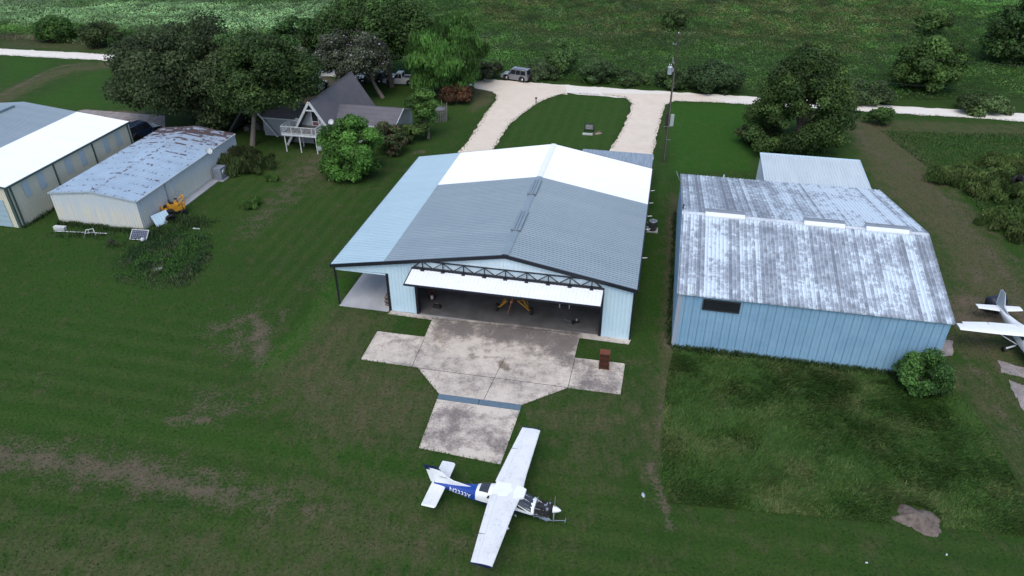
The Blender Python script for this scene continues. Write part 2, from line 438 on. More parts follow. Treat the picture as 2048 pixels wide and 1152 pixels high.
ladd(PM([(60,200),(205,140),(215,215),(60,215)],3),.6)
ladd(PM([(655,560),(700,560),(660,640),(560,740),(500,745),(600,650)],.8),.95)
ladd(PM([(-200,780),(0,795),(350,840),(700,900),(1000,930),(850,940),(500,905),(0,860)],1.5),.35)
ladd(PM([(1290,440),(1330,330),(1330,640),(1290,640)],.8),.4)
ladd(PM([(990,300),(1040,235),(1130,190),(1250,196),(1255,225),(1215,296)],1),.25)
ladd(PM([(0,470),(300,480),(420,650),(300,780),(0,760)],8),.28)
ladd(PM([(1700,270),(2048,275),(2048,420),(1900,400)],2),.3)
strA=PM([(-300,620),(400,640),(520,760),(430,850),(1330,1000),(1330,1300),(-300,1300)],3)
strA=np.maximum(strA,PM([(1330,1015),(2048,1090),(2048,1300),(1330,1300)],1)*.7)
strB=np.maximum(PM([(640,600),(780,630),(720,720),(880,800),(840,900),(560,760)],2),PM([(980,300),(1100,190),(1260,195),(1220,300)],1)*.6)
strB=np.maximum(strB,PM([(1340,205),(1500,212),(1500,340),(1345,345)],1)*.35)
strB=np.maximum(strB,PM([(380,330),(640,360),(830,310),(650,530),(560,700),(480,440)],3)*.8)
roadfar_y=np.interp(X,[p[0] for p in ROAD_FAR],[p[1] for p in ROAD_FAR])
dark=sstep(.5,3.0,Y-roadfar_y)*.25
dark=np.maximum(dark,PM([(200,480),(420,500),(400,570),(200,560)],1)*.2)
dark=np.maximum(dark,.3*PM([(1345,700),(1800,752),(1900,790),(2040,930),(2048,1075),(1330,1005)],.6)*.6)
Z=(vnoise(X,Y,.35,3,3)-.5)*.10*sstep(60,30,np.abs(X*.3))*np.clip(.3+dirt,0,1)
Z=-np.abs(Z)*.5
m1=np.c_[dirt,dry,lush,np.ones(len(X))]; m2=np.c_[strA,strB,dark,np.ones(len(X))]
nx,ny=len(xs),len(ys)
ii=(np.arange(ny-1)[:,None]*nx+np.arange(nx-1)[None,:]).ravel()
dirt=np.where(dirt>0,dirt+.07,0)
m1[:,0]=dirt
tag(fast_mesh('ground',np.c_[X,Y,Z],np.c_[ii,ii+1,ii+nx+1,ii+nx],MT['ground'],{'m1':m1,'m2':m2}),kind='structure')

def ragged(pts,step=.5,amp=.18,seed=1):
    rr=random.Random(seed); out=[]
    for i in range(len(pts)):
        a,b=Vector(pts[i][:2]),Vector(pts[(i+1)%len(pts)][:2]); L=(b-a).length; n=max(1,int(L/step)); n=min(n,400)
        nrm=Vector((-(b-a).y,(b-a).x)).normalized()
        for k in range(n):
            p=a+(b-a)*k/n
            off=(vnoise(np.array([p.x]),np.array([p.y]),.7,3,seed)[0]-.5)*2*amp*2+rr.uniform(-amp,amp)*.4
            out.append(p+nrm*off)
    return out
def sheet(name,pts,z,mat,kind='structure',thick=0.0):
    n=len(pts); mb=MB(); mb.add([(p[0],p[1],z) for p in pts],[tuple(range(n))])
    if thick:
        mb.add([(p[0],p[1],z) for p in pts]+[(p[0],p[1],z-thick) for p in pts],[(i,i+n,(i+1)%n+n,(i+1)%n) for i in range(n)])
    o=mb.build(name,mat)
    if o.data.polygons[0].normal.z<0: o.data.flip_normals()
    return tag(o,kind=kind)
sheet('gravel_road',ragged(list(ROAD_FAR)+list(ROAD_NEAR)[::-1],.6,.22,3),.012,MT['road'])
sheet('driveway',ragged(GP([(940,166),(985,160),(1130,172),(1135,190),(1123,188),(1083,201),(1034,235),(1018,251),(986,299),(972,330),(900,330),(919,304),(948,264),(978,218),(990,201),(993,192),(983,184),(950,177)]),.4,.14,5),.016,MT['drive'])
sheet('driveway',ragged(GP([(1200,186),(1400,190),(1450,205),(1351,202),(1332,210),(1324,232),(1316,264),(1307,307),(1304,330),(1195,330),(1220,298),(1228,288),(1244,259),(1260,221),(1263,207),(1249,195),(1222,192)]),.4,.14,6),.016,MT['drive'])
MT['padconc']=paint('old_pad_concrete',(.30,.265,.25),(.15,.135,.13),1.2,.9,.9,bump=.3)
# pale sun-dried ruts and pads of old concrete by the aircraft on the right
for k,pts in enumerate([[(1885,680),(1905,682),(1905,712),(1880,712)],[(1995,720),(2048,735),(2048,755),(2000,745)],[(2018,760),(2060,775),(2060,800),(2030,795)],[(2036,798),(2070,805),(2070,830),(2045,820)]]):
    sheet('concrete_pad',ragged(GP(pts),.3,.12,20+k),.03,MT['padconc'],thick=.05)
# ------------------------------------------------------------------ the big hangar in the middle
def local(root_loc, th):
    c,s=math.cos(th),math.sin(th)
    def f(w): d=(w[0]-root_loc[0],w[1]-root_loc[1]); return (c*d[0]+s*d[1],-s*d[0]+c*d[1])
    def wld(u,v,z=0): return Vector((root_loc[0]+c*u-s*v,root_loc[1]+s*u+c*v,z))
    return f,wld
HO=(-15.016,52.863,0); HT=-.2089
hloc,hw=local(HO,HT)
hangar=thing('hangar','large white metal hangar with open folding door and grey and white roof','hangar',HO,HT)
U1,U2,U3,U4,UR=4.78,7.04,22.75,25.06,14.85; HD=23.46; ZR=6.80; SL=.1795
def zt(u): return ZR-SL*abs(u-UR)
RF,RB=-.22,HD+.15; VS=15.05
def slope(name,ua,ub,va,vb,mat,label=None):
    mb=MB(); sg=1 if ub>ua else -1
    nrm=Vector((SL*(1 if ua>=UR and ub>UR else -1),0,1)).normalized()
    mb.ribs(lambda t:(ua,va+t,zt(ua)+.06),lambda t:(ub,va+t,zt(ub)+.06),nrm,vb-va,.305,.045,.06,.035)
    mb.quad((ua,va,zt(ua)+.02),(ub,va,zt(ub)+.02),(ub,vb,zt(ub)+.02),(ua,vb,zt(ua)+.02))
    o=mb.build(name,mat,hangar)
    if label: o['label']=label
    return o
EL,ER=-.2,U4+.22
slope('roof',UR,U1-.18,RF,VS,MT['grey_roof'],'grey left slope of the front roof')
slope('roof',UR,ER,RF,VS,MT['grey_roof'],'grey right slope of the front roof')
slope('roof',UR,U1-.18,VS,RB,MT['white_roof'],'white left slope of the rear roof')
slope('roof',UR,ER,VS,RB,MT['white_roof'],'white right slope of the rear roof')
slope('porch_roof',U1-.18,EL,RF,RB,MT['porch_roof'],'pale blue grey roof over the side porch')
for va,vb,m in((RF,VS,'grey_roof'),(VS,RB,'white_roof')):
    mb=MB()
    for sg in(1,-1):
        mb.quad((UR,va,ZR+.14),(UR+sg*.28,va,ZR+.09),(UR+sg*.28,vb,ZR+.09),(UR,vb,ZR+.14))
        mb.quad((UR+sg*.28,va,ZR+.09),(UR+sg*.28,va,ZR+.03),(UR+sg*.28,vb,ZR+.03),(UR+sg*.28,vb,ZR+.09))
    mb.build('ridge_cap',MT[m],hangar)
for va,vb in((3.8,7.35),(10.9,14.0)):
    mb=MB()
    mb.prism([(UR-.40,ZR+.02),(UR-.40,ZR+.22),(UR-.30,ZR+.27),(UR-.16,ZR+.20),(UR+.16,ZR+.20),(UR+.30,ZR+.27),(UR+.40,ZR+.22),(UR+.40,ZR+.02)],va,vb)
    v=mb.build('ridge_vent',MT['grey_roof'],hangar)
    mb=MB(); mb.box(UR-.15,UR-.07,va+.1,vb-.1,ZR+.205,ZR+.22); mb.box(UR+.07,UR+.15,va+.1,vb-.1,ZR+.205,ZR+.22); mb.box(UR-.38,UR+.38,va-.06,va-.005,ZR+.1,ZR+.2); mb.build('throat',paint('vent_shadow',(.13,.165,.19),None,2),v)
# walls
def vwall(mb,u0,u1,zb,ztf,v,ny,breaks=()):
    mb.ribs(lambda t:(u0+t,v,zb(u0+t) if callable(zb) else zb),lambda t:(u0+t,v,ztf(u0+t) if callable(ztf) else ztf),(0,ny,0),u1-u0,.305,.03,.06,.03,breaks)
W=MT['white']
mb=MB(); vwall(mb,U1,U2,0.02,zt,0,-1); mb.build('front_wall',W,hangar)
mb=MB(); vwall(mb,U3,U4,.02,zt,0,-1)
mb.build('front_wall',W,hangar)
mb=MB(); vwall(mb,U2,U3,4.70,zt,0,-1,(UR-U2,)); mb.build('gable_wall',paint('gable_white',(.62,.74,.80),(.55,.68,.75),.6,.5,.4),hangar)
mb=MB(); vwall(mb,.02,U1,lambda u:3.64+.1*u/U1,zt,0,-1); mb.build('porch_fascia',W,hangar)
mb=MB()
mb.ribs(lambda t:(U4,t,.02),lambda t:(U4,t,zt(U4)),(1,0,0),HD,.305,.03,.06,.03); mb.build('side_wall',W,hangar)
mb=MB()
mb.ribs(lambda t:(U1,t,.02),lambda t:(U1,t,zt(U1)),(-1,0,0),HD,.305,.03,.06,.03); mb.build('side_wall',W,hangar)
mb=MB(); vwall(mb,U1,U4,.02,zt,HD,1,(UR-U1,)); mb.build('rear_wall',W,hangar)
mb=MB()
for v in range(1,5):   # inside frames
    y=v*HD/5
    for u in(U1+.15,U4-.15): mb.box(u-.12,u+.12,y-.1,y+.1,.0,zt(u)-.1)
    mb.bar((U1+.15,y,zt(U1)-.25),(UR,y,ZR-.25),.2,.35); mb.bar((UR,y,ZR-.25),(U4-.15,y,zt(U4)-.25),.2,.35)
mb.build('frame',MT['rust'],hangar)
# black trim
mb=MB()
mb.bar((EL-.03,RF-.05,zt(EL)-.07),(UR,RF-.05,ZR-.07),.1,.30); mb.bar((UR,RF-.05,ZR-.07),(ER+.03,RF-.05,zt(ER)-.07),.1,.30)
mb.build('gable_trim',MT['black'],hangar)
mb=MB()
mb.bar((EL-.03,RB+.05,zt(EL)-.02),(UR,RB+.05,ZR-.02),.08,.2); mb.bar((UR,RB+.05,ZR-.02),(ER+.03,RB+.05,zt(ER)-.02),.08,.2)
mb.build('rear_trim',MT['black'],hangar)
mb=MB(); mb.box(EL-.1,EL,RF,RB,zt(EL)-.12,zt(EL)+.03); mb.build('gutter',MT['black'],hangar)
mb=MB(); mb.box(ER,ER+.1,RF,RB,zt(ER)-.12,zt(ER)+.03); mb.build('gutter',MT['black'],hangar)
mb=MB(); mb.box(U4-.02,U4+.10,-.09,.08,0,zt(U4)-.1); mb.build('corner_trim',MT['black'],hangar)
mb=MB(); mb.box(U1-.22,U1-.005,-.06,.20,0,3.74); mb.build('corner_post',MT['black'],hangar)
mb=MB(); mb.box(.0,U1-.22,-.03,.05,3.56,3.66); mb.build('porch_beam',W,hangar)
for v in(.0,):
    mb=MB(); mb.box(-.06,.08,v-.07,v+.07,0,zt(0)-.02); mb.build('porch_post',MT['black'],hangar)
for v in(7.8,15.6,23.3):
    mb=MB(); mb.box(-.06,.08,v-.07,v+.07,0,zt(0)-.02); mb.build('porch_post',MT['black'],hangar)
for u in(U2+.02,U3-.18):
    mb=MB(); mb.box(u-.02,u+.20,-.075,.35,0,4.7); mb.build('door_jamb',MT['black'],hangar)
# floor, porch slab
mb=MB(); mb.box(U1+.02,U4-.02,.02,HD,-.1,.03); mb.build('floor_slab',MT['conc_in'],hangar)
mb=MB(); mb.box(.05,U1-.25,-.25,HD,-.1,.06); mb.build('porch_slab',MT['porch_conc'],hangar)
mb=MB(); mb.box(U2-.3,U3+.3,-.32,.02,-.1,.035); mb.build('sill_slab',MT['porch_conc'],hangar)
# bifold door
door=MB()
DU0,DU1=U2-.02,U3-.05
door.ribs(lambda t:(DU0+t,-.2,4.62),lambda t:(DU0+t,-2.2,4.36),(0,.13,.99),DU1-DU0,.305,.03,.06,.03)
door.mat(0).quad((DU0,-.2,4.56),(DU1,-.2,4.56),(DU1,-2.2,4.30),(DU0,-2.2,4.30))
dr=door.build('folding_door',MT['door_white'],hangar)
mb=MB()
mb.box(DU0-.06,DU1+.06,-2.30,-2.2,4.27,4.41)
for u in(DU0-.06,DU1): mb.bar((u+.03,-.18,4.60),(u+.03,-2.25,4.34),.06,.14)
mb.box(DU0-.06,DU1+.06,-.24,-.10,4.58,4.72); mb.build('door_frame',MT['black'],dr)
mb=MB(); mb.ribs(lambda t:(DU0+t,-2.15,4.26),lambda t:(DU0+t,-.25,3.95),(0,-.15,-.98),DU1-DU0,.305,.03,.06,.03)
mb.build('lower_leaf',MT['white'],dr)
mb=MB(); tz0,tz1,ty=4.80,5.46,-.20
a0,a1=DU0+.1,DU1-.1; b0,b1=a0+.82,a1-.82
mb.bar((a0,ty,tz0),(a1,ty,tz0),.09,.10); mb.bar((b0,ty,tz1),(b1,ty,tz1),.09,.09)
mb.bar((a0,ty,tz0),(b0,ty,tz1),.08); mb.bar((a1,ty,tz0),(b1,ty,tz1),.08)
nb=8
for k in range(nb+1):
    u=b0+(b1-b0)*k/nb; mb.bar((u,ty,tz0+.05),(u,ty,tz1-.05),.08)
    if k<nb:
        w=(b1-b0)/nb
        mb.bar((u+.04,ty,tz1-.06),(u+w*.5-.06,ty,tz0+.06),.06); mb.bar((u+w*.5+.06,ty,tz0+.06),(u+w-.04,ty,tz1-.06),.06)
mb.build('truss',MT['black'],dr)
for k in range(nb+1):
    u=b0+(b1-b0)*k/nb
    mb=MB(); mb.box(u-.14,u+.14,-.42,-.245,4.60,4.74); mb.tube((u-.16,-.33,4.60),(u+.16,-.33,4.60),.06,n=8); mb.build('hinge',MT['black'],dr)
# corrugated car port behind
mb=MB()
mb.ribs(lambda t:(17.0+t,HD+.35,3.35),lambda t:(17.0+t,32.6,3.0),(0,.03,1),8.2,.26,.05,.07,.04)
cp=mb.build('carport_roof',paint('corrugated',(.33,.40,.46),(.20,.25,.31),1.5,.9,.5,.2,stretch=(3,.3,1)),hangar)
mb=MB()
for u in(17.1,21.1,25.1):
    mb.tube((u,32.4,0),(u,32.4,2.98),.06); mb.bar((u,HD+.4,3.28),(u,32.5,2.92),.08,.1)
mb.bar((17.0,32.4,2.95),(25.2,32.4,2.95),.08,.1); mb.build('carport_frame',MT['steel'],hangar)
# small brackets along the right eave
for v in(10.2,12.8,15.6,18.4,5.0):
    mb=MB(); mb.tube((ER+.08,v,zt(ER)-.05),(ER+.5,v,zt(ER)+.02),.025,n=6); mb.build('bracket',MT['chrome'],hangar)

# ------------------------------------------------------------------ concrete apron and strip drain
APR=GP([(783,621),(866,634),(1030,650),(1201,671),(1262,680),(1257,689),(1160,676),(1158,679),(1149,716),(1250,728),(1241,789),(1135,776),(1043,810),(878,788),(835,735),(722,719),(755,663),(849,674.5),(864,640),(776,628)])
def apron(name,pts,z,thick,step=.35):
    # a slab meshed finely inside its outline so that its weathering can follow the ground
    bm=bmesh.new(); vs=[bm.verts.new((p[0],p[1],z)) for p in pts]; f=bm.faces.new(vs)
    if f.normal.z<0: f.normal_flip()
    bm.normal_update()
    x0=min(p[0] for p in pts); x1=max(p[0] for p in pts); y0=min(p[1] for p in pts); y1=max(p[1] for p in pts)
    c,s=math.cos(HT),math.sin(HT)
    for (nx_,ny_) in((c,s),(-s,c)):
        ds=[p[0]*nx_+p[1]*ny_ for p in pts]
        d=min(ds)+step
        while d<max(ds):
            bmesh.ops.bisect_plane(bm,geom=bm.verts[:]+bm.edges[:]+bm.faces[:],plane_co=(nx_*d,ny_*d,0),plane_no=(nx_,ny_,0)); d+=step
    if bm.faces[:][0].normal.z<0: bmesh.ops.reverse_faces(bm,faces=bm.faces[:])
    be=[e for e in bm.edges if len(e.link_faces)==1]
    r=bmesh.ops.extrude_edge_only(bm,edges=be); bmesh.ops.translate(bm,verts=[v for v in r['geom'] if isinstance(v,bmesh.types.BMVert)],vec=(0,0,-thick))
    me=bpy.data.meshes.new(name); bm.to_mesh(me); bm.free(); me.materials.append(MT['apron'])
    co=np.empty(len(me.vertices)*3,np.float32); me.vertices.foreach_get('co',co); co=co.reshape(-1,3); x,y=co[:,0].astype(float),co[:,1].astype(float)
    def pm(q,soft): return sstep(-soft,soft,poly_sd(x,y,GP(q)))
    wear=np.maximum.reduce([pm([(866,634),(1160,664),(1160,700),(1090,700),(930,675),(868,664)],1.3)*.95,
        pm([(1050,650),(1165,664),(1150,740),(1110,720),(1060,690)],1.2)*1.0,
        pm([(760,668),(842,676),(838,690),(775,684)],.6)*.6,
        pm([(1150,735),(1250,745),(1243,790),(1140,776)],.9)*.7,
        pm([(1150,716),(1250,728),(1248,745),(1150,735)],.7)*.45,
        pm([(880,805),(1035,826),(1003,915),(850,890)],1.0)*.62])
    oil=np.maximum.reduce([pm([(925,700),(985,692),(1015,710),(1005,722),(940,722)],.5)*.42,pm([(992,722),(1012,720),(1030,738),(1018,744),(995,736)],.3)*.72,pm([(800,712),(812,713),(810,719),(801,718)],.2)*.5])
    pale=np.maximum.reduce([pm([(1040,735),(1052,733),(1056,743),(1042,745)],.25)*.75,pm([(992,712),(1010,715),(1000,728),(990,722)],.4)*.5,
        (1-sstep(.05,.28,np.abs(poly_sd(x,y,pts))))*.42])
    a=me.color_attributes.new('wear','FLOAT_COLOR','POINT'); a.data.foreach_set('color',np.c_[wear,oil,pale,np.ones(len(x))].astype(np.float32).ravel())
    o=bpy.data.objects.new(name,me); COL.objects.link(o); return tag(o,kind='structure')
apron('apron',APR,.045,.1)
LOW=GP([(874,799),(1040,822),(1001,929),(838,896)])
apron('ramp_slab',LOW,.04,.1)
mb=MB(); j=[((999,735),(962,811)),((829,735),(1137,775)),((849,676),(824,732)),((1150,716),(1136,775)),((866,637),(1160,668)),((1010,715),(999,735)),((1050,742),(1080,783))]
for (p,q_) in j[:6]: 
    a,b=G(*p,.052),G(*q_,.052); mb.bar(a,b,.035,.006)
tag(mb.build('slab_joints',MT['dark']),kind='structure')
dq=GP([(878,789),(1043,811),(1040,821.5),(874.5,798.5)])
mb=MB(); n=2
for k in range(2):
    a=dq[0].lerp(dq[1],k/2+.004*k); b=dq[0].lerp(dq[1],(k+1)/2-.004*(1-k)); c_=dq[3].lerp(dq[2],(k+1)/2-.004*(1-k)); d=dq[3].lerp(dq[2],k/2+.004*k)
    mb.add([(p.x,p.y,.06) for p in(a,b,c_,d)]+[(p.x,p.y,-.05) for p in(a,b,c_,d)],[(0,3,2,1),(0,1,5,4),(1,2,6,5),(2,3,7,6),(3,0,4,7)])
o=mb.build('drain_cover',paint('blue_steel',(.15,.22,.28),(.11,.16,.2),3,.6,.5,.3,bump=.2))
tag(o,'long blue grey steel cover of the strip drain across the concrete apron','drain cover')

# ------------------------------------------------------------------ the blue building on the right
BO=(12.805,46.829,0); BT=-.2066
bloc,bw=local(BO,BT)
blue=thing('metal_building','blue metal building with a white and grey weathered roof','metal building',BO,BT)
BW,BD,BE,BV,BR,BB=19.29,24.57,5.12,9.55,7.26,4.28
def stained(name,white,grey,mid,cover):
    q=N(name); v=q.co()
    sx=q.n('ShaderNodeSeparateXYZ',i_0=v)
    ribn=q.math('FLOOR',q.math('DIVIDE',sx.outputs[0],.305))
    w1=q.n('ShaderNodeTexWhiteNoise',noise_dimensions='1D',i_W=ribn).outputs[0]
    w3=q.n('ShaderNodeTexWhiteNoise',noise_dimensions='1D',i_W=q.math('FLOOR',q.math('DIVIDE',sx.outputs[0],.915))).outputs[0]
    # every rib bay flakes at its own places: shift the pattern along the slope by a random amount per bay
    cb=q.n('ShaderNodeCombineXYZ',i_0=q.math('MULTIPLY',ribn,3.7),i_1=q.math('ADD',q.math('MULTIPLY',sx.outputs[1],1.15),q.math('MULTIPLY',w1,40.)),i_2=0.0).outputs[0]
    st=q.noise(1.0,cb,4,.72); st2=q.noise(1.0,q.map((5.0,2.6,2),v=v),5,.8); big=q.noise(.21,v,4,.6)
    f=q.math('ADD',q.math('ADD',q.math('MULTIPLY',st,.80),q.math('MULTIPLY',st2,.50)),q.math('ADD',q.math('MULTIPLY',big,.60),q.math('ADD',q.math('MULTIPLY',w1,.20),q.math('MULTIPLY',w3,.16))))
    f=q.math('ADD',f,cover)
    # coating kept beside the ridge, and on the right part of the rear slope
    yb=q.ramp(sx.outputs[1],8.3,9.4); yb2=q.ramp(sx.outputs[1],9.55,9.7,1,0); f=q.math('ADD',f,q.math('MULTIPLY',q.math('MULTIPLY',yb,yb2),.16))
    rr_=q.math('MULTIPLY',q.ramp(sx.outputs[1],9.6,11),q.ramp(sx.outputs[0],7,15)); f=q.math('ADD',f,q.math('MULTIPLY',rr_,.13)); f=q.math('SUBTRACT',f,q.math('MULTIPLY',q.math('MULTIPLY',q.ramp(sx.outputs[1],9.6,12),q.ramp(sx.outputs[0],9,3)),.09))
    col=q.mix(q.ramp(f,1.00,1.16),grey,mid); col=q.mix(q.ramp(f,1.20,1.28),col,white)
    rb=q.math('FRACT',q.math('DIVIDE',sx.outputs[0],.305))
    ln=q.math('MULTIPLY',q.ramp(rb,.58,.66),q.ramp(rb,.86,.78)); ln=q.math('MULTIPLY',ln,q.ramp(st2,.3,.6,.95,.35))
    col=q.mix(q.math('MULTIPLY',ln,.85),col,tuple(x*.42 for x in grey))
    return q.done(col,.6,0,.3)
MT['stain']=stained('weathered_roof',(.58,.675,.745),(.205,.235,.275),(.345,.395,.455),0.055)
def streak(name,c,c2,c3,seam=0):
    q=N(name); v=q.co(); st=q.noise(1.0,q.map((3,3,.25),v=v),5,.7); b=q.noise(.5,v,4)
    col=q.mix(q.ramp(b,.3,.7),c,c2); col=q.mix(q.ramp(st,.60,.72,0,.6),col,c3); col=q.mix(q.ramp(q.noise(1.0,q.map((2.2,2.2,.9),(.3,0,0),v),6,.8),.665,.70,0,.8),col,tuple(min(1,x*1.7) for x in c3))
    if seam:
        sx=q.n('ShaderNodeSeparateXYZ',i_0=v); fr=q.math('FRACT',q.math('DIVIDE',q.math('ADD',sx.outputs[0],sx.outputs[1]),seam)); ln=q.math('MULTIPLY',q.ramp(fr,.80,.84),q.ramp(fr,.93,.89)); col=q.mix(q.math('MULTIPLY',ln,.5),col,tuple(x*.5 for x in c))
    return q.done(col,.5,0,.35)
MT['bluewall']=streak('blue_wall',(.225,.385,.525),(.175,.32,.455),(.30,.45,.58),.61)
ov=.12
def bz(v): return BE+(BR-BE)*v/BV if v<BV else BR+(BB-BR)*(v-BV)/(BD-BV)
for name,v0,v1 in(('roof',-ov,BV),('roof',BD+ov,BV)):
    mb=MB(); sg=1 if v1>v0 else -1
    d=(bz(v1)-bz(v0))/(v1-v0); nrm=Vector((0,-d,1)).normalized()
    # right end of the rear slope is cut slightly skew, as the photograph shows
    mb.ribs(lambda t:(-ov+t,v0,bz(v0)+.05),lambda t:(-ov+t,v1,bz(v1)+.05),nrm,BW+2*ov,.305,.065,.07,.03)
    mb.quad((-ov,v0,bz(v0)+.01),(BW+ov,v0,bz(v0)+.01),(BW+ov,v1,bz(v1)+.01),(-ov,v1,bz(v1)+.01))
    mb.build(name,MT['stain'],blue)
mb=MB(); vwall(mb,0,BW,0,BE,0,-1); mb.build('front_wall',MT['bluewall'],blue)
for u,nx_ in((0,-1),(BW,1)):
    mb=MB(); mb.ribs(lambda t:(u,t,0),lambda t:(u,t,bz(t)),(nx_,0,0),BD,.305,.03,.06,.03,(BV,)); mb.build('side_wall',MT['bluewall'],blue)
mb=MB(); vwall(mb,0,BW,0,BB,BD,1); mb.build('rear_wall',MT['bluewall'],blue)
mb=MB(); mb.box(-.045,.30,-.045,-.032,0,BE-.02); mb.box(-.045,-.032,-.03,.25,0,BE-.02); mb.build('corner_trim',paint('faded_trim',(.27,.33,.40),(.30,.30,.33),1,.7),blue)
mb=MB(); mb.bar((-ov,-ov-.04,BE+.0),(BW+ov,-ov-.04,BE+.0),.05,.10); mb.build('eave_trim',MT['stain'],blue)
for u,sg in((-ov-.03,-1),(BW+ov+.03,1)):
    mb=MB(); mb.bar((u,-ov,bz(-ov)+.03),(u,BV,BR+.05),.06,.12); mb.bar((u,BV,BR+.05),(u,BD+ov,bz(BD+ov)+.03),.06,.12); mb.build('gable_trim',MT['stain'],blue)
for u0,u1 in((1.75,5.0),(9.75,12.95),(14.6,17.85)):
    mb=MB(); mb.prism([(BV-.45,BR-.02),(BV-.45,BR+.12),(BV-.22,BR+.36),(BV+.22,BR+.36),(BV+.45,BR+.12),(BV+.45,BR-.02)],u0,u1,'x')
    mb.mat(1).prism([(BV-.20,BR+.37),(BV-.20,BR+.40),(BV+.20,BR+.40),(BV+.20,BR+.37)],u0-.05,u1+.05,'x')
    mb.mat(1).box(u0-.02,u1+.02,BV+.24,BV+.34,BR+.20,BR+.42)
    mb.build('ridge_vent',[paint('vent_white',(.66,.70,.72),(.5,.54,.57),1,.6),MT['steel']],blue)
mb=MB(); mb.ribs(lambda t:(-ov+t,BV-.28,BR+.02),lambda t:(-ov+t,BV,BR+.11),(0,-.2,1),BW+2*ov,.305,.02,.06,.03); mb.ribs(lambda t:(-ov+t,BV+.28,BR+.02),lambda t:(-ov+t,BV,BR+.11),(0,.2,1),BW+2*ov,.305,.02,.06,.03)
mb.build('ridge_cap',paint('ridge_white',(.56,.61,.65),(.36,.39,.43),1.2,.8),blue)
w0,w1,z0,z1=1.85,4.63,3.86,4.84
mb=MB()
for a,b,c,d in((w0,w1,z0,z0+.09),(w0,w1,z1-.09,z1),(w0,w0+.09,z0+.09,z1-.09),(w1-.09,w1,z0+.09,z1-.09)): mb.box(a,b,-.10,-.0,c,d)
wf=mb.build('window',MT['dark'],blue); mb=MB(); mb.box(w0+.09,w1-.09,-.06,-.035,z0+.09,z1-.09); mb.build('pane',MT['glass'],wf)
mb=MB()
for k in range(4): mb.bar((w0+.1,-.066,z0+.25+k*.18),(w1-.1,-.066,z0+.25+k*.18),.008,.015)
mb.build('slat',MT['dark'],wf)
mb=MB(); mb.tube((-.1,10.5,bz(10.5)+.02),(-.1,10.5,bz(10.5)+.4),.07); mb.tube((-.1,10.5,bz(10.5)+.4),(-.1,10.3,bz(10.5)+.5),.10); mb.build('flue',MT['dark'],blue)
mb=MB(); mb.tube((4.2,24.2,bz(24.2)),(4.2,24.2,bz(24.2)+.45),.06); mb.build('vent_pipe',MT['white'],blue)
# antenna hanging off the left gable
mb=MB(); mb.path([(-.1,22.5,4.3),(-.7,22.8,5.4)],.02); mb.path([(-.55,22.3,5.1),(-.6,23.2,5.15)],.015); mb.path([(-.3,22.4,4.65),(-.35,23,4.7)],.015); mb.build('antenna',MT['steel'],blue)
# the pale lean-to behind it
ax=thing('storage_shed','pale metal shed with a clean single slope roof behind the blue building','shed',bw(0,0),BT)
A0,A1,AV0,AV1,AZ0,AZ1=8.6,19.1,25.0,33.1,3.55,4.0
MT['annex']=paint('annex_roof',(.50,.57,.60),(.42,.49,.53),.6,.7,.45,stretch=(2,.4,1))
az=lambda v:AZ0+(AZ1-AZ0)*(v-AV0)/(AV1-AV0)
mb=MB(); mb.ribs(lambda t:(A0+t,AV0,az(AV0)),lambda t:(A0+t,AV1,az(AV1)),(0,0,1),A1-A0,.305,.05,.07,.04); mb.build('roof',MT['annex'],ax)
mb=MB(); mb.ribs(lambda t:(A0+.05,AV0+t,0),lambda t:(A0+.05,AV0+t,az(AV0+t)-.02),(-1,0,0),AV1-AV0-.05,.305,.03,.06,.03); mb.build('side_wall',MT['annex'],ax)
mb=MB(); mb.ribs(lambda t:(A1-.05,AV0+t,0),lambda t:(A1-.05,AV0+t,az(AV0+t)-.02),(1,0,0),AV1-AV0-.05,.305,.03,.06,.03); mb.build('side_wall',MT['annex'],ax)
mb=MB(); vwall(mb,A0+.05,A1-.05,0,az(AV1-.05)-.02,AV1-.05,1); mb.build('rear_wall',MT['annex'],ax)
mb=MB(); mb.bar((A0-.03,AV0,az(AV0)),(A0-.03,AV1,az(AV1)),.06,.16); mb.bar((A0-.03,AV1,az(AV1)),(A1+.03,AV1,az(AV1)),.06,.16); mb.bar((A1+.03,AV0,az(AV0)),(A1+.03,AV1,az(AV1)),.06,.16); mb.build('roof_trim',MT['white'],ax)
# dark leaning frame at its far corner
fr=thing('steel_ramp_frame','dark steel frame leaning by the far corner of the pale shed','steel frame',bw(17.2,34.0),BT)
mb=MB(); mb.bar((0,0,0),(0,.8,3.2),.14); mb.bar((.75,0,0),(.75,.8,3.2),.14); mb.build('rail',MT['dark'],fr)
for k in range(5):
    mb=MB(); mb.bar((.07,.1+.15*k,.4+.6*k),(.68,.1+.15*k,.4+.6*k),.07); mb.build('rung',MT['dark'],fr)

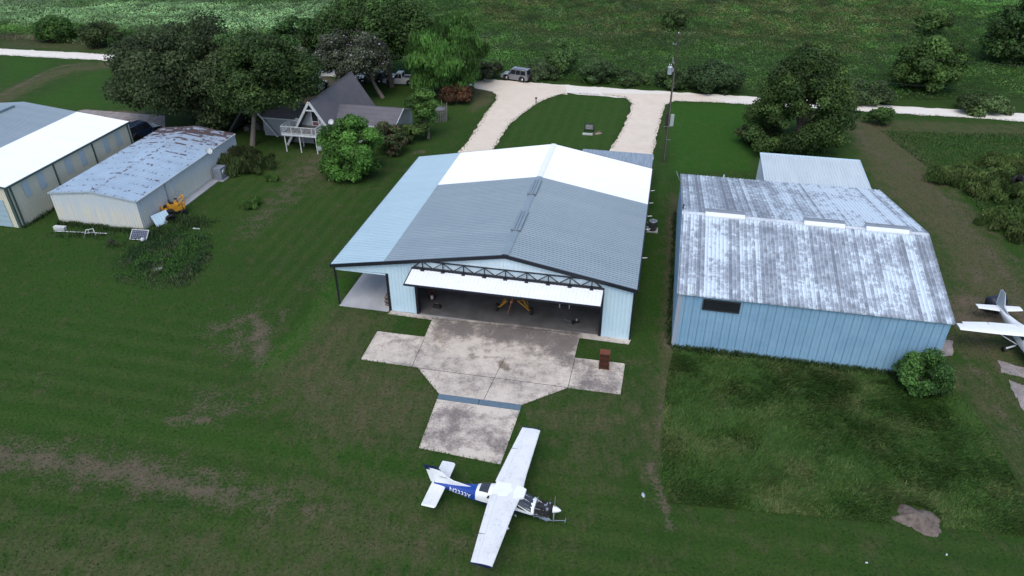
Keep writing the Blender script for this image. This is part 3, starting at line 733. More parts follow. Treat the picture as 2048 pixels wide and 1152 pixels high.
# ------------------------------------------------------------------ the rusty tan shed on the left
TO=(-37.819,66.375,0); TT=-.2042
tloc,tw=local(TO,TT)
tan=thing('shed','long low tan metal shed with a rust stained blue grey roof','shed',TO,TT)
TW,TD,TE,TR=9.96,19.2,3.35,3.95
def rustroof():
    q=N('rusting_roof'); v=q.co(); sx=q.n('ShaderNodeSeparateXYZ',i_0=v)
    base=q.mix(q.ramp(q.noise(.4,v,4),.3,.7),(.30,.40,.50),(.24,.32,.41))
    d=q.noise(1.0,q.map((.9,4.5,1),v=v),5,.75); big=q.noise(.22,v,3,.6)
    back=q.ramp(sx.outputs[1],11.0,18.0)
    ribn=q.math('FLOOR',q.math('DIVIDE',sx.outputs[1],.305)); w1=q.n('ShaderNodeTexWhiteNoise',noise_dimensions='1D',i_W=ribn).outputs[0]
    sp=q.noise(1.0,q.n('ShaderNodeCombineXYZ',i_0=q.math('ADD',q.math('MULTIPLY',sx.outputs[0],2.6),q.math('MULTIPLY',w1,30.)),i_1=q.math('MULTIPLY',ribn,5.3),i_2=0.0).outputs[0],4,.75)
    lg=q.noise(1.0,q.n('ShaderNodeCombineXYZ',i_0=q.math('ADD',q.math('MULTIPLY',sx.outputs[0],.55),q.math('MULTIPLY',w1,10.)),i_1=q.math('MULTIPLY',ribn,3.1),i_2=4.0).outputs[0],3,.6)
    f=q.math('ADD',q.math('ADD',lg,q.math('MULTIPLY',w1,.16)),q.math('ADD',q.math('MULTIPLY',big,.35),q.math('MULTIPLY',back,.27)))
    row=q.math('FRACT',q.math('MULTIPLY',q.math('ADD',sx.outputs[1],.2),.655)); band=q.math('MULTIPLY',q.ramp(row,.0,.04),q.ramp(row,.36,.30))
    dash=q.math('MULTIPLY',band,q.ramp(sp,.54,.57)); dash=q.math('MULTIPLY',dash,q.ramp(big,.36,.46))
    rid=q.math('MULTIPLY',q.ramp(q.math('ABSOLUTE',q.math('ADD',sx.outputs[0],4.98)),.3,.15,0,1),q.ramp(q.noise(1.8,v,4,.8),.52,.56))
    m=q.math('MAXIMUM',q.math('MAXIMUM',q.ramp(f,.93,.99),dash),rid)
    base=q.mix(q.math('MULTIPLY',back,.55),base,(.20,.22,.27))
    rust=q.mix(q.noise(3,v,4),(.085,.050,.050),(.045,.040,.046))
    return q.done(q.mix(m,base,rust),.6,0,.3)
MT['rustroof']=rustroof()
def tanwall():
    q=N('tan_wall'); v=q.co(); sx=q.n('ShaderNodeSeparateXYZ',i_0=v)
    st=q.noise(1.0,q.map((2.6,2.6,.18),v=v),5,.7); b=q.noise(.35,v,4)
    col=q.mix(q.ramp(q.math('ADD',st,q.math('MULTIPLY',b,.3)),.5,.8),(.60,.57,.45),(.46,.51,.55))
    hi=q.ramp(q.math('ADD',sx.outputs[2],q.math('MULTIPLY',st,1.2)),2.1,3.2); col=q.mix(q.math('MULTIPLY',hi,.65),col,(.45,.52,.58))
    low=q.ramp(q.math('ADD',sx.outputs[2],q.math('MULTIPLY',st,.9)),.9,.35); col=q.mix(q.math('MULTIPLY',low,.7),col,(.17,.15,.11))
    return q.done(col,.6,0,.3)
MT['tanwall']=tanwall()
tzr=lambda u:TR-(TR-TE)*abs(u+TW/2)/(TW/2)
for u1 in(.08,-TW-.08):
    mb=MB(); sg=1 if u1>-TW/2 else -1
    mb.ribs(lambda t:(-TW/2,-.08+t,TR+.03),lambda t:(u1,-.08+t,tzr(u1)+.03),(sg*.12,0,1),TD+.16,.305,.04,.06,.035); mb.build('roof',MT['rustroof'],tan)
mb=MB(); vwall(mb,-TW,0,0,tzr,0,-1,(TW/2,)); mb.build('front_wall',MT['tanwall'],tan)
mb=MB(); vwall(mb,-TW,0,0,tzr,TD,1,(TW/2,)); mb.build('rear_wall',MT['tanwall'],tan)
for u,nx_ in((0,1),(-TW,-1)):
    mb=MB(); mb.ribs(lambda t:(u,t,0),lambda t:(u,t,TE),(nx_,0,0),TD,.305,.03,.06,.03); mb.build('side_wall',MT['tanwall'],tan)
mb=MB(); mb.bar((-TW-.1,-.1,TE),(-TW/2,-.1,TR),.05,.16); mb.bar((-TW/2,-.1,TR),(.1,-.1,TE),.05,.16); mb.build('gable_trim',paint('trim_blue',(.34,.42,.48),(.28,.3,.3),2,.6),tan)
mb=MB(); mb.box(.08,.17,0,TD,TE-.10,TE+.02); mb.build('gutter',MT['tanwall'],tan)
mb=MB(); mb.tube((.12,4.6,.1),(.12,4.6,TE-.1),.05); mb.build('downpipe',MT['steel'],tan)
mb=MB(); mb.box(.02,.12,17.0,17.8,1.15,2.05); tw_=mb.build('window',MT['white'],tan); mb=MB(); mb.box(.121,.13,17.08,17.37,1.23,1.97); mb.box(.121,.13,17.43,17.72,1.23,1.97); mb.build('pane',MT['glass'],tw_)
mb=MB(); mb.path([(-4.9,.4,TR),(-4.9,.4,TR+.45)],.025); mb.path([(-5.2,.5,TR+.15),(-4.3,.35,TR+.12)],.02); mb.build('antenna',MT['rust'],tan)
mb=MB(); mb.box(-.02,.9,4.5,16.3,-.05,.10); mb.build('footing',MT['porch_conc'],tan)

# ------------------------------------------------------------------ the green-trimmed hangar at the left edge
LO=(-50.85,67.03,0); LT=-.2055
lloc,lw=local(LO,LT)
lh=thing('hangar','cream metal hangar with green trim and skylight panels at the left','hangar',LO,LT)
LE,LD,LHW=4.58,19.3,14.1
lz=lambda u:LE+.105*(LHW-abs(u+LHW))
MT['cream']=streak('cream_wall',(.60,.575,.46),(.53,.51,.41),(.55,.55,.50))
MT['green']=paint('green_trim',(.05,.085,.075),(.07,.11,.1),2,.6,.5)
MT['sky']=paint('skylight_panel',(.42,.50,.55),(.36,.44,.49),2,.6,.3)
UB=-6.9
for ua,ub,m,lb in((.12,UB,'white_roof','white strip of roof beside the eave'),(UB,-LHW,'grey_roof','grey roof field'),(-2*LHW-.12,-LHW,'grey_roof',None)):
    mb=MB(); mb.ribs(lambda t:(ua,-.12+t,lz(ua)+.04),lambda t:(ub,-.12+t,lz(ub)+.04),(0,0,1),LD+.24,.305,.045,.06,.035); o=mb.build('roof',MT[m],lh)
    if lb: o['label']=lb
mb=MB(); vwall(mb,-2*LHW,0,0,lz,0,-1,(LHW,)); mb.build('front_wall',MT['cream'],lh)
mb=MB(); vwall(mb,-2*LHW,0,0,lz,LD,1,(LHW,)); mb.build('rear_wall',MT['cream'],lh)
for u,nx_ in((0,1),(-2*LHW,-1)):
    mb=MB(); mb.ribs(lambda t:(u,t,0),lambda t:(u,t,LE),(nx_,0,0),LD,.305,.03,.06,.03); mb.build('side_wall',MT['cream'],lh)
mb=MB(); mb.box(.10,.22,-.15,LD+.15,LE-.14,LE+.05); mb.build('gutter',MT['green'],lh)
mb=MB(); mb.bar((.15,-.17,LE-.03),(-LHW,-.17,lz(-LHW)-.03),.06,.2); mb.bar((-LHW,-.17,lz(-LHW)-.03),(-2*LHW-.1,-.17,LE-.03),.06,.2); mb.build('gable_trim',MT['green'],lh)
mb=MB(); mb.box(-.25,.04,-.045,-.033,0,LE-.1); mb.box(.033,.05,-.045,.16,0,LE-.1); mb.build('corner_trim',MT['green'],lh)
for v in(.45,6.45,12.6,18.9):
    mb=MB(); mb.box(.034,.12,v-.08,v+.08,0,LE-.12); mb.build('downpipe',MT['green'],lh)
for v in(1.9,4.0,8.1,10.3,14.3,16.5):
    mb=MB(); mb.box(.033,.05,v,v+.85,2.55,LE-.35); mb.build('skylight_panel',MT['sky'],lh)
mb=MB(); mb.box(-12,-.9,-.06,-.034,.05,3.1); gd=mb.build('garage_door',MT['porch_roof'],lh)
mb=MB()
for k in range(1,5): mb.bar((-12,-.062,.05+k*.6),(-.9,-.062,.05+k*.6),.01,.03)
mb.build('seam',MT['steel'],gd)
mb=MB(); mb.prism([(-LHW-.35,lz(-LHW)+.02),(-LHW-.35,lz(-LHW)+.3),(-LHW+.35,lz(-LHW)+.3),(-LHW+.35,lz(-LHW)+.02)],12.5,17.5); mb.build('ridge_vent',MT['grey_roof'],lh)
sheet('parking_slab',GP([(155,222),(170,219),(330,232),(330,262),(262,264),(230,240)]),.02,MT['padconc'],thick=.05)
# ------------------------------------------------------------------ the A-frame house
def shingle():
    q=N('roof_shingle'); v=q.co(); sx=q.n('ShaderNodeSeparateXYZ',i_0=v)
    r=q.math('FRACT',q.math('MULTIPLY',sx.outputs[2],3.6)); ln=q.ramp(r,.0,.14,1,0)
    n=q.noise(.6,v,4); f=q.noise(7,q.map((1,1,2),v=v),4,.8)
    col=q.mix(q.ramp(n,.3,.7),(.150,.145,.155),(.118,.115,.125)); col=q.mix(q.ramp(f,.4,.7,0,.6),col,(.07,.07,.08)); col=q.mix(q.math('MULTIPLY',ln,.5),col,(.045,.045,.052))
    return q.done(col,.9,0,.15)
MT['shingle']=shingle()
MT['siding']=streak('pale_siding',(.34,.355,.37),(.27,.285,.30),(.24,.24,.24))
MT['housewhite']=paint('white_boards',(.54,.57,.58),(.36,.38,.39),2,.8,.5)
MT['oldboard']=paint('grey_board',(.2,.2,.2),(.12,.12,.12),2,.7)
MT['reddoor']=paint('faded_red',(.16,.065,.07),(.1,.05,.05),3,.7,.6)
o_=G(577,289); AO=(o_.x,o_.y,0); AT=-.2055
aloc,aw=local(AO,AT)
ah=thing('a_frame_house','white gabled a-frame house with brown shingle roof and upstairs balcony','house',AO,AT)
AW,AZ,AD=7.66,5.92,13.7
def gable(root,u0,w,zA,v0,v1,thick=.14,foot=0.0):
    """two steep slopes from the ridge to the ground"""
    uc=u0+w/2; k=zA/(w/2)
    for sg,nm in((-1,'l'),(1,'r')):
        mb=MB(); x=uc+sg*(w/2); n=Vector((sg*k,0,1)).normalized()*thick
        a,b,c,d=Vector((uc,v0,zA)),Vector((x,v0,foot)),Vector((x,v1,foot)),Vector((uc,v1,zA))
        P=[a,b,c,d,a-n,b-n,c-n,d-n]
        mb.add(P,[(0,1,2,3),(7,6,5,4),(0,4,5,1),(2,6,7,3),(1,5,6,2)]); mb.build('roof',MT['shingle'],root)
gable(ah,0,AW,AZ,-.15,AD)
uc=AW/2; k=AZ/uc
mb=MB()
for sg in(-1,1): mb.bar((uc,-.22,AZ+.02),(uc+sg*uc,-.22,.02),.12,.30)
mb.build('barge_board',MT['housewhite'],ah)
mb=MB(); mb.bar((uc-.75,-.20,AZ-1.05),(uc+.75,-.20,AZ-1.05),.1,.16); mb.build('collar_tie',MT['housewhite'],ah)
mb=MB(); zf=2.5; hw_=lambda z:(AZ-.28-z)/k
mb.add([(uc-hw_(zf),.9,zf),(uc+hw_(zf),.9,zf),(uc,.9,AZ-.3)],[(0,1,2)]); mb.build('gable_wall',MT['siding'],ah); mb=MB()
mb.add([(uc-hw_(0.),1.0,0),(uc+hw_(0),1.0,0),(uc+hw_(zf),1.0,zf),(uc-hw_(zf),1.0,zf)],[(0,1,2,3)])
mb.build('lower_wall',MT['siding'],ah); mb=MB()
mb.add([(uc-hw_(0.),AD-.3,0),(uc+hw_(0),AD-.3,0),(uc,AD-.3,AZ-.3)],[(2,1,0)]); mb.build('gable_wall',MT['siding'],ah)
mb=MB(); mb.box(3.35,4.4,.80,.88,2.52,4.6); df=mb.build('balcony_door',MT['housewhite'],ah)
mb=MB(); mb.box(3.5,4.25,.77,.795,3.15,4.45); mb.build('pane',MT['glass'],df)
mb=MB(); mb.box(3.5,4.25,.77,.795,2.6,3.05); mb.build('panel',MT['reddoor'],df)
mb=MB(); mb.box(1.1,1.9,.80,.88,2.9,3.35); mb.build('wall_board',MT['housewhite'],ah)
mb=MB(); mb.box(3.2,5.6,.90,.98,.1,2.1); lw_=mb.build('window',MT['dark'],ah); mb=MB(); mb.box(3.3,5.5,.87,.895,.2,2.0); mb.build('pane',MT['glass'],lw_)
# balcony
BU0,BU1,BVF,BVB,BZ=.65,5.3,-2.35,.9,2.42
mb=MB(); mb.box(BU0,BU1,BVF,BVB,BZ-.12,BZ); bal=mb.build('balcony',paint('deck_boards',(.10,.095,.09),(.06,.055,.05),3,.8,.8),ah)
mb=MB(); mb.box(BU0-.02,BU1+.02,BVF-.05,BVF-.002,BZ-.22,BZ+.02); mb.build('fascia_board',MT['housewhite'],bal)
mb=MB()
def rail(a,b):
    a,b=Vector(a),Vector(b); L=(b-a).length; n=max(2,int(L/.17))
    mb.bar(a+Vector((0,0,.95)),b+Vector((0,0,.95)),.07,.06); mb.bar(a+Vector((0,0,.12)),b+Vector((0,0,.12)),.06,.06)
    for i in range(n+1):
        p=a.lerp(b,i/n); w=.10 if i%8==0 else .032
        mb.bar(p+Vector((0,0,.0)),p+Vector((0,0,.95)),w,w*.5,up=(0,1,0))
rail((BU0,BVF,BZ),(BU1,BVF,BZ)); rail((BU0,BVF,BZ),(BU0,.0,BZ)); rail((BU1,BVF,BZ),(BU1,-.3,BZ)); rail((BU0,0,BZ),(1.7,0,BZ))
mb.build('railing',MT['housewhite'],bal)
for u,v in((BU0+.3,BVF+.1),(2.95,BVF+.1),(BU1-.15,BVF+.1),(2.3,-.2)):
    mb=MB(); mb.box(u-.06,u+.06,v-.06,v+.06,0,BZ-.13); mb.build('post',MT['housewhite'],bal)
# wings left and right
def wing(u0,u1,v0,vr,v1,ze,zr,wall_side):
    for vv,sg in((v0,-1),(v1,1)):
        mb=MB(); P=[(u0,vr,zr),(u1,vr,zr),(u1,vv+sg*.25,ze),(u0,vv+sg*.25,ze)]
        mb.add(P+[(p[0],p[1],p[2]-.13) for p in P],[(0,1,2,3) if sg>0 else (3,2,1,0),(4,5,6,7),(2,6,7,3),(1,5,6,2),(0,3,7,4)]); mb.build('wing_roof',MT['shingle'],ah)
    mb=MB(); mb.bar((u0,v0-.29,ze-.06),(u1,v0-.29,ze-.06),.05,.16)
    for ue in(u0,u1):
        if wall_side in('r','b') and ue==u1 or wall_side in('l','b') and ue==u0:
            mb.bar((ue,v0-.25,ze-.04),(ue,vr,zr-.04),.07,.17); mb.bar((ue,vr,zr-.04),(ue,v1+.25,ze-.04),.07,.17)
    mb.build('eave_board',MT['housewhite'],ah)
    mb=MB(); mb.add([(u0,v0+.1,0),(u1-.15,v0+.1,0),(u1-.15,v0+.1,ze-.05),(u0,v0+.1,ze-.05)],[(0,1,2,3)])
    mb.add([(u1-.15,v0+.1,0),(u1-.15,v1-.1,0),(u1-.15,v1-.1,ze-.05),(u1-.15,vr,zr-.16),(u1-.15,v0+.1,ze-.05)],[(0,1,2,3,4)])
    mb.add([(u0+.15,v0+.1,0),(u0+.15,v1-.1,0),(u0+.15,v1-.1,ze-.05),(u0+.15,vr,zr-.16),(u0+.15,v0+.1,ze-.05)],[(4,3,2,1,0)])
    mb.add([(u0,v1-.1,0),(u1-.15,v1-.1,0),(u1-.15,v1-.1,ze-.05),(u0,v1-.1,ze-.05)],[(3,2,1,0)])
    mb.build('wing_wall',MT['siding'],ah)
wing(4.9,14.1,2.3,5.8,9.3,2.6,3.85,'r')
wing(-4.6,2.4,2.45,5.0,8.0,2.6,3.85,'')
# carport a-frame at the left end
gable(ah,-9.8,7.2,4.75,2.3,12.0)
for sg,mm in((-1,'oldboard'),(1,'housewhite')):
    mb=MB(); mb.bar((-6.2,2.2,4.78),(-6.2+sg*3.6,2.2,.02),.10,.24); mb.build('barge_board',MT[mm],ah)
mb=MB(); mb.add([(-7.35,2.5,2.95),(-5.05,2.5,2.95),(-6.2,2.5,4.5)],[(0,1,2)]); mb.build('gable_wall',MT['siding'],ah); mb=MB(); mb.add([(-9.6,11.7,0),(-2.8,11.7,0),(-6.2,11.7,4.5)],[(2,1,0)]); mb.build('gable_wall',MT['siding'],ah)
mb=MB()
for (u,v,z,a,b,c) in((-6.6,4.5,.5,1.2,.8,1.0),(-5.2,4.2,.35,.9,.7,.7),(-4.3,3.6,.3,.7,.6,.6),(-7.8,3.8,.3,1.0,.7,.6)): mb.obox((u,v,z),(a,b,c),Matrix.Rotation(u,3,'Z'))
tag(mb.build('storage_clutter',paint('clutter',(.10,.09,.085),(.2,.18,.16),3,.9),None),None)
cl=bpy.data.objects['storage_clutter']; cl.location=aw(0,0); cl.rotation_euler=(0,0,AT); tag(cl,'dark jumble of stored boxes in the open a-frame carport','stored boxes')
# chimney block behind left wing ridge
mb=MB(); mb.box(1.0,1.6,5.3,5.9,3.3,4.3); mb.build('chimney',MT['conc_in'],ah)

def dish(name,loc,rz,label,cat='satellite dish',r=.42,post=.8,parent=None,tilt=50):
    t=thing(name,label,cat,loc,rz)
    mb=MB(); mb.path([(0,0,0),(0,0,post),(0,-.12,post+.06)],.03); mb.build('mast',MT['steel'],t)
    mb=MB(); rr=[]
    Mx=Matrix.Rotation(math.radians(tilt),3,'X')
    for i in range(5):
        q=i/4; rr.append([Vector((0,-.16,post+.1))+Mx@Vector((r*q*math.cos(a)+.0001,r*q*1.08*math.sin(a),.16*q*q)) for a in [2*math.pi*k_/20 for k_ in range(20)]])
    mb.loft(rr,True,False); mb.loft([[p-Mx@Vector((0,0,.025)) for p in R] for R in rr[::-1]],True,False)
    mb.build('reflector',MT['housewhite'],t)
    mb=MB(); mb.path([Vector((0,-.16,post+.1))+Mx@Vector((0,-r,.1)),Vector((0,-.16,post+.1))+Mx@Vector((0,-.12,.55))],.02); mb.build('feed_arm',MT['steel'],t)
    return t
# on the slope of the main A roof (right side): find the point
p=aw(6.05,1.0); zr_=AZ-k*(6.05-uc); dish('satellite_dish',(p.x,p.y,zr_-.05),AT,'white satellite dish standing on the brown a-frame roof',r=.36,post=.6)
p=tw(.2,13.0); dish('satellite_dish',(p.x,p.y,TE-.15),TT+1.2,'grey white satellite dish on the eave of the tan shed',r=.38,post=.3)
p=G(641,300); t=thing('water_tank','small white round tank under the balcony','water tank',p)
mb=MB(); mb.lathe([(.02,0),(.36,0),(.42,.12),(.42,.62),(.34,.80),(.12,.9),(.02,.9)],n=16); mb.build('shell',MT['housewhite'],t); mb=MB(); mb.lathe([(.1,.9),(.1,.98),(.01,.98)],n=10); mb.build('cap',MT['dark'],t)

# ------------------------------------------------------------------ airplane in front
def fus_eval(secs,f):
    F=[s[0] for s in secs]
    if F[0]>F[-1]: secs=secs[::-1]; F=F[::-1]
    return [float(np.interp(f,F,[s[i] for s in secs])) for i in range(1,4)]
def fpt(secs,f,t,off=0.0,n=2.7):
    zb,zt_,hw__=fus_eval(secs,f); zc=(zb+zt_)/2; hh=(zt_-zb)/2
    c,s=math.cos(t),math.sin(t)
    return Vector((f,(hw__+off)*math.copysign(abs(c)**(2/n),c),zc+(hh+off)*math.copysign(abs(s)**(2/n),s)))
def patch(mb,secs,poly,off=.012,nf=6,nt=6,thick=0):
    """quad patch of the hull: poly = four (f,t) corners"""
    (f0,t0),(f1,t1),(f2,t2),(f3,t3)=poly; vs=[]
    for i in range(nf+1):
        a=i/nf
        for j in range(nt+1):
            b=j/nt
            f=(f0*(1-a)+f1*a)*(1-b)+(f3*(1-a)+f2*a)*b; t=(t0*(1-a)+t1*a)*(1-b)+(t3*(1-a)+t2*a)*b
            vs.append(fpt(secs,f,t,off))
    mb.add(vs,[(i*(nt+1)+j,(i+1)*(nt+1)+j,(i+1)*(nt+1)+j+1,i*(nt+1)+j+1) for i in range(nf) for j in range(nt)],True)
AF=[(0,0.0),(.02,.35),(.06,.62),(.12,.84),(.22,.97),(.35,1.0),(.5,.88),(.75,.48),(1,.06)]
def wingpiece(mb,st,c0,c1,smooth=True,gap=0):
    """st: stations (l, le_f, te_f, z, thick); chord fractions c0..c1 (0 at leading edge)"""
    rings=[]
    for (l,le,te,z,th) in st:
        ch=te-le; up=[];dn=[]
        cs=[c0+(c1-c0)*q for q in(0,.02,.06,.13,.24,.38,.55,.75,1)] if c0==0 else [c0,(c0+c1)/2,c1]
        for c in cs:
            h=np.interp(c,[a for a,b in AF],[b for a,b in AF])*th/2
            up.append((le+ch*c,l,z+h*1.25)); dn.append((le+ch*c,l,z-h*.6))
        rings.append(up+dn[::-1])
    mb.loft(rings,True,True,False)
def speckled():
    q=N('wing_white'); v=q.co()
    f=q.noise(1.6,q.map((1.0,.55,1),v=v),6,.8); b=q.noise(.7,v,3); g=q.noise(7.0,q.map((1.2,.8,1),v=v),4,.8)
    reg=q.math('ADD',f,q.math('MULTIPLY',b,.5))
    m=q.math('MULTIPLY',q.ramp(g,.56,.66),q.ramp(reg,.72,.94))
    col=q.mix(q.ramp(f,.48,.72,0,.6),(.68,.70,.705),(.50,.51,.51)); col=q.mix(q.math('MULTIPLY',m,.75),col,(.16,.16,.155))
    sx=q.n('ShaderNodeSeparateXYZ',i_0=v); fr=q.math('FRACT',q.math('DIVIDE',sx.outputs[1],.92)); ln=q.math('MULTIPLY',q.ramp(fr,0,.012),q.ramp(fr,.04,.028)); col=q.mix(q.math('MULTIPLY',ln,.16),col,(.35,.36,.37))
    return q.done(col,.35,0,.4)
MT['wing']=speckled()
MT['planewhite']=paint('aircraft_white',(.78,.81,.83),(.68,.71,.73),1.5,.5,.35)
MT['planeblue']=paint('aircraft_blue',(.012,.055,.30),(.008,.035,.21),1.2,.6,.3,spec=.5)
MT['navy']=paint('aircraft_navy',(.008,.014,.06),(.012,.02,.07),2,.5,.4)
MT['greyprimer']=paint('primer_grey',(.23,.29,.36),(.16,.2,.26),2,.6,.5)
MT['plex']=paint('windscreen',(.03,.036,.048),(.05,.055,.06),2,.7,.07,spec=.6)

PH=math.radians(-15.7)
wc=(G(1067,857,2.02)+G(961,1131,2.02))/2
pl=thing('airplane','white and blue high wing airplane with bare engine parked on the grass','airplane',(wc.x-.05,wc.y,0),PH)
SEC=[(1.66,.70,1.40,.54),(1.50,.65,1.46,.58),(.60,.58,1.99,.62),(.0,.58,2.0,.60),(-1.0,.60,1.98,.58),(-1.6,.66,1.88,.53),(-2.1,.74,1.66,.45),(-2.7,.84,1.55,.35),(-3.6,.96,1.45,.23),(-4.75,1.08,1.36,.08)]
mb=MB(); rings=[]
for f in np.r_[np.linspace(1.66,.0,14),np.linspace(-.2,-4.75,24)]: rings.append([fpt(SEC,f,2*math.pi*k/40) for k in range(40)])
def fm(c):
    f,l,z=c
    zb,zt_,h_=fus_eval(SEC,f); mid=zb+(zt_-zb)*.40
    if f>-2.02: return 0 if z>mid else 2  # navy below the middle: shade of the belly put into the colour
    if f<-2.7 and z>zt_-.02: return 1
    return 1
mb.loft(rings,True,True,True,fm)
body=mb.build('fuselage',[MT['planewhite'],MT['planeblue'],MT['navy']],pl)
pi=math.pi
def glass(name,polys,mat='plex',off=.012):
    for po in polys:
        mb=MB(); patch(mb,SEC,po,off); mb.build(name,MT[mat],body)
glass('windscreen',[((1.50,pi*.06),(1.50,pi*.94),(.62,pi*.86),(.62,pi*.14))])
glass('side_window',[((.62,pi*.16),(-.30,pi*.11),(-.30,pi*.21),(.62,pi*.24)),((.62,pi*.84),(-.30,pi*.89),(-.30,pi*.79),(.62,pi*.76)),((1.25,pi*.985),(.66,pi*.97),(.66,pi*.89),(.98,pi*.925)),((1.25,pi*.015),(.66,pi*.03),(.66,pi*.11),(.98,pi*.075)),((-.4,pi*.89),(-1.25,pi*.91),(-1.15,pi*.80),(-.4,pi*.79)),((-.4,pi*.11),(-1.25,pi*.09),(-1.15,pi*.20),(-.4,pi*.21))])
glass('rear_window',[((-1.18,pi*.28),(-1.18,pi*.72),(-1.78,pi*.68),(-1.78,pi*.32))])
mb=MB()
patch(mb,SEC,((1.65,pi*.03),(1.65,pi*.97),(1.50,pi*.97),(1.50,pi*.03)),.02)
for s_ in(0,1):
    g_=lambda t:pi-t if s_ else t
    patch(mb,SEC,((1.5,g_(pi*.045)),(.62,g_(pi*.115)),(.62,g_(pi*.145)),(1.5,g_(pi*.07))),.022,8,1)
mb.build('window_post',MT['planewhite'],body)
# wing: one piece through the cabin top, with separate flaps and ailerons
def wst(side,ls):
    out=[]
    for l in ls:
        a=abs(l); le=np.interp(a,[0,.7,1.2,5.42],[.80,.76,.70,.60]); te=np.interp(a,[0,.6,3.4,5.42],[-1.02,-1.0,-.78,-.60])
        out.append((l,le,te,1.90+.022*a,np.interp(a,[0,5.42],[.22,.12])))
    return out
mb=MB(); wingpiece(mb,wst(1,np.r_[np.linspace(-5.36,5.36,23)]),0,.74); mb.build('wing',MT['wing'],pl)
for sg in(1,-1):
    mb=MB(); wingpiece(mb,wst(sg,[sg*q for q in(.55,1.5,2.6,3.38)]),.745,1); mb.build('flap',MT['wing'],pl)
    mb=MB(); wingpiece(mb,wst(sg,[sg*q for q in(3.44,4.4,5.36)]),.745,1); mb.build('aileron',MT['wing'],pl)
    mb=MB(); wingpiece(mb,wst(sg,[sg*5.362,sg*5.44]),0,1); mb.build('wing_tip',MT['navy'],pl)
mb=MB(); mb.obox((-.35,5.43,2.02),(.34,.05,.1)); mb.obox((.35,-5.40,2.0),(.10,.1,.06)); mb.build('tip_light',MT['navy'],pl)
mb=MB(); mb.prism([(.62,-.5),(1.0,-.33),(1.0,.33),(.62,.5),(-.9,.5),(-.9,-.5)],1.90,2.035,'z'); mb.build('wing_root',MT['planewhite'],pl)
# tail
mb=MB(); wingpiece(mb,[(l,-3.98-.02*abs(l),-4.92,1.24,.09) for l in(-1.74,-.9,0,.9,1.74)],0,1); mb.build('stabilizer',MT['wing'],pl)
for sg in(1,-1):
    mb=MB(); wingpiece(mb,[(sg*1.742,-4.02,-4.92,1.24,.09),(sg*1.86,-4.10,-4.90,1.24,.05)],0,1); mb.build('stabilizer_tip',MT['planewhite'],pl)
def fin(pts,th,name,mat,cut=None):
    mb=MB(); c=[sum(p[0] for p in pts)/len(pts),sum(p[1] for p in pts)/len(pts)]
    n=len(pts); v=[]
    for s in(-1,1): v+= [(p[0],s*th/2*(.25 if p[2] else 1),p[1]) for p in pts]
    mb.add(v,[tuple(range(n)),tuple(range(n,2*n))[::-1]]+[(i,n+i,n+(i+1)%n,(i+1)%n) for i in range(n)]); return mb.build(name,mat,pl)
fin([(-2.35,1.60,1),(-3.5,1.75,0),(-3.85,1.95,0),(-4.42,2.50,1),(-4.98,2.50,0),(-4.72,1.50,0),(-4.70,1.32,0),(-3.4,1.42,0)],.09,'tail_fin',MT['planewhite'])
fin([(-5.0,2.50,0),(-5.28,2.50,1),(-4.98,1.30,1),(-4.74,1.34,0),(-4.74,1.5,0)],.08,'rudder',MT['planewhite'])
fin([(-4.27,2.36,1),(-4.42,2.62,1),(-4.6,2.68,1),(-5.38,2.64,1),(-5.26,2.36,0)],.115,'fin_cap',MT['navy'])
def text_mesh(name,body_,size,mat,fmap,parent):
    cu=bpy.data.curves.new(name,'FONT'); cu.body=body_; cu.size=size; cu.resolution_u=3; cu.offset=size*.006
    ob=bpy.data.objects.new(name+'_tmp',cu); COL.objects.link(ob); dg=bpy.context.evaluated_depsgraph_get()
    me=bpy.data.meshes.new_from_object(ob.evaluated_get(dg)); bpy.data.objects.remove(ob); bpy.data.curves.remove(cu)
    bm=bmesh.new(); bm.from_mesh(me); bmesh.ops.triangulate(bm,faces=bm.faces[:]); bmesh.ops.subdivide_edges(bm,edges=[e for e in bm.edges if e.calc_length()>size*.35],cuts=1); 
    for v in bm.verts: v.co=fmap(v.co.x,v.co.y)
    bm.to_mesh(me); bm.free(); me.materials.clear(); me.materials.append(mat)
    o=bpy.data.objects.new(name,me); COL.objects.link(o); o.parent=parent; return o
TXW=1.62
def regmap(x,y):
    f=-3.72+x; zb,zt_,h_=fus_eval(SEC,f); hh=(zt_-zb)/2
    s=min(.98,max(-.9,(y-.10)/hh*.95)); t=pi-math.asin(math.copysign(abs(s)**(2.7/2),s))
    return fpt(SEC,f,t,.014)
text_mesh('registration','N2333Y',.43,paint('letter_white',(.8,.82,.84),None,1,.2),regmap,pl)
text_mesh('lettering','CARDINAL',.115,MT['dark'],lambda x,y:Vector((-4.42+x*1.0,-.052,1.90+y)),pl)
mb=MB(); mb.tube((-2.2,.08,1.62),(-2.42,.08,1.95),.012,.005,5); mb.build('antenna',MT['chrome'],pl)
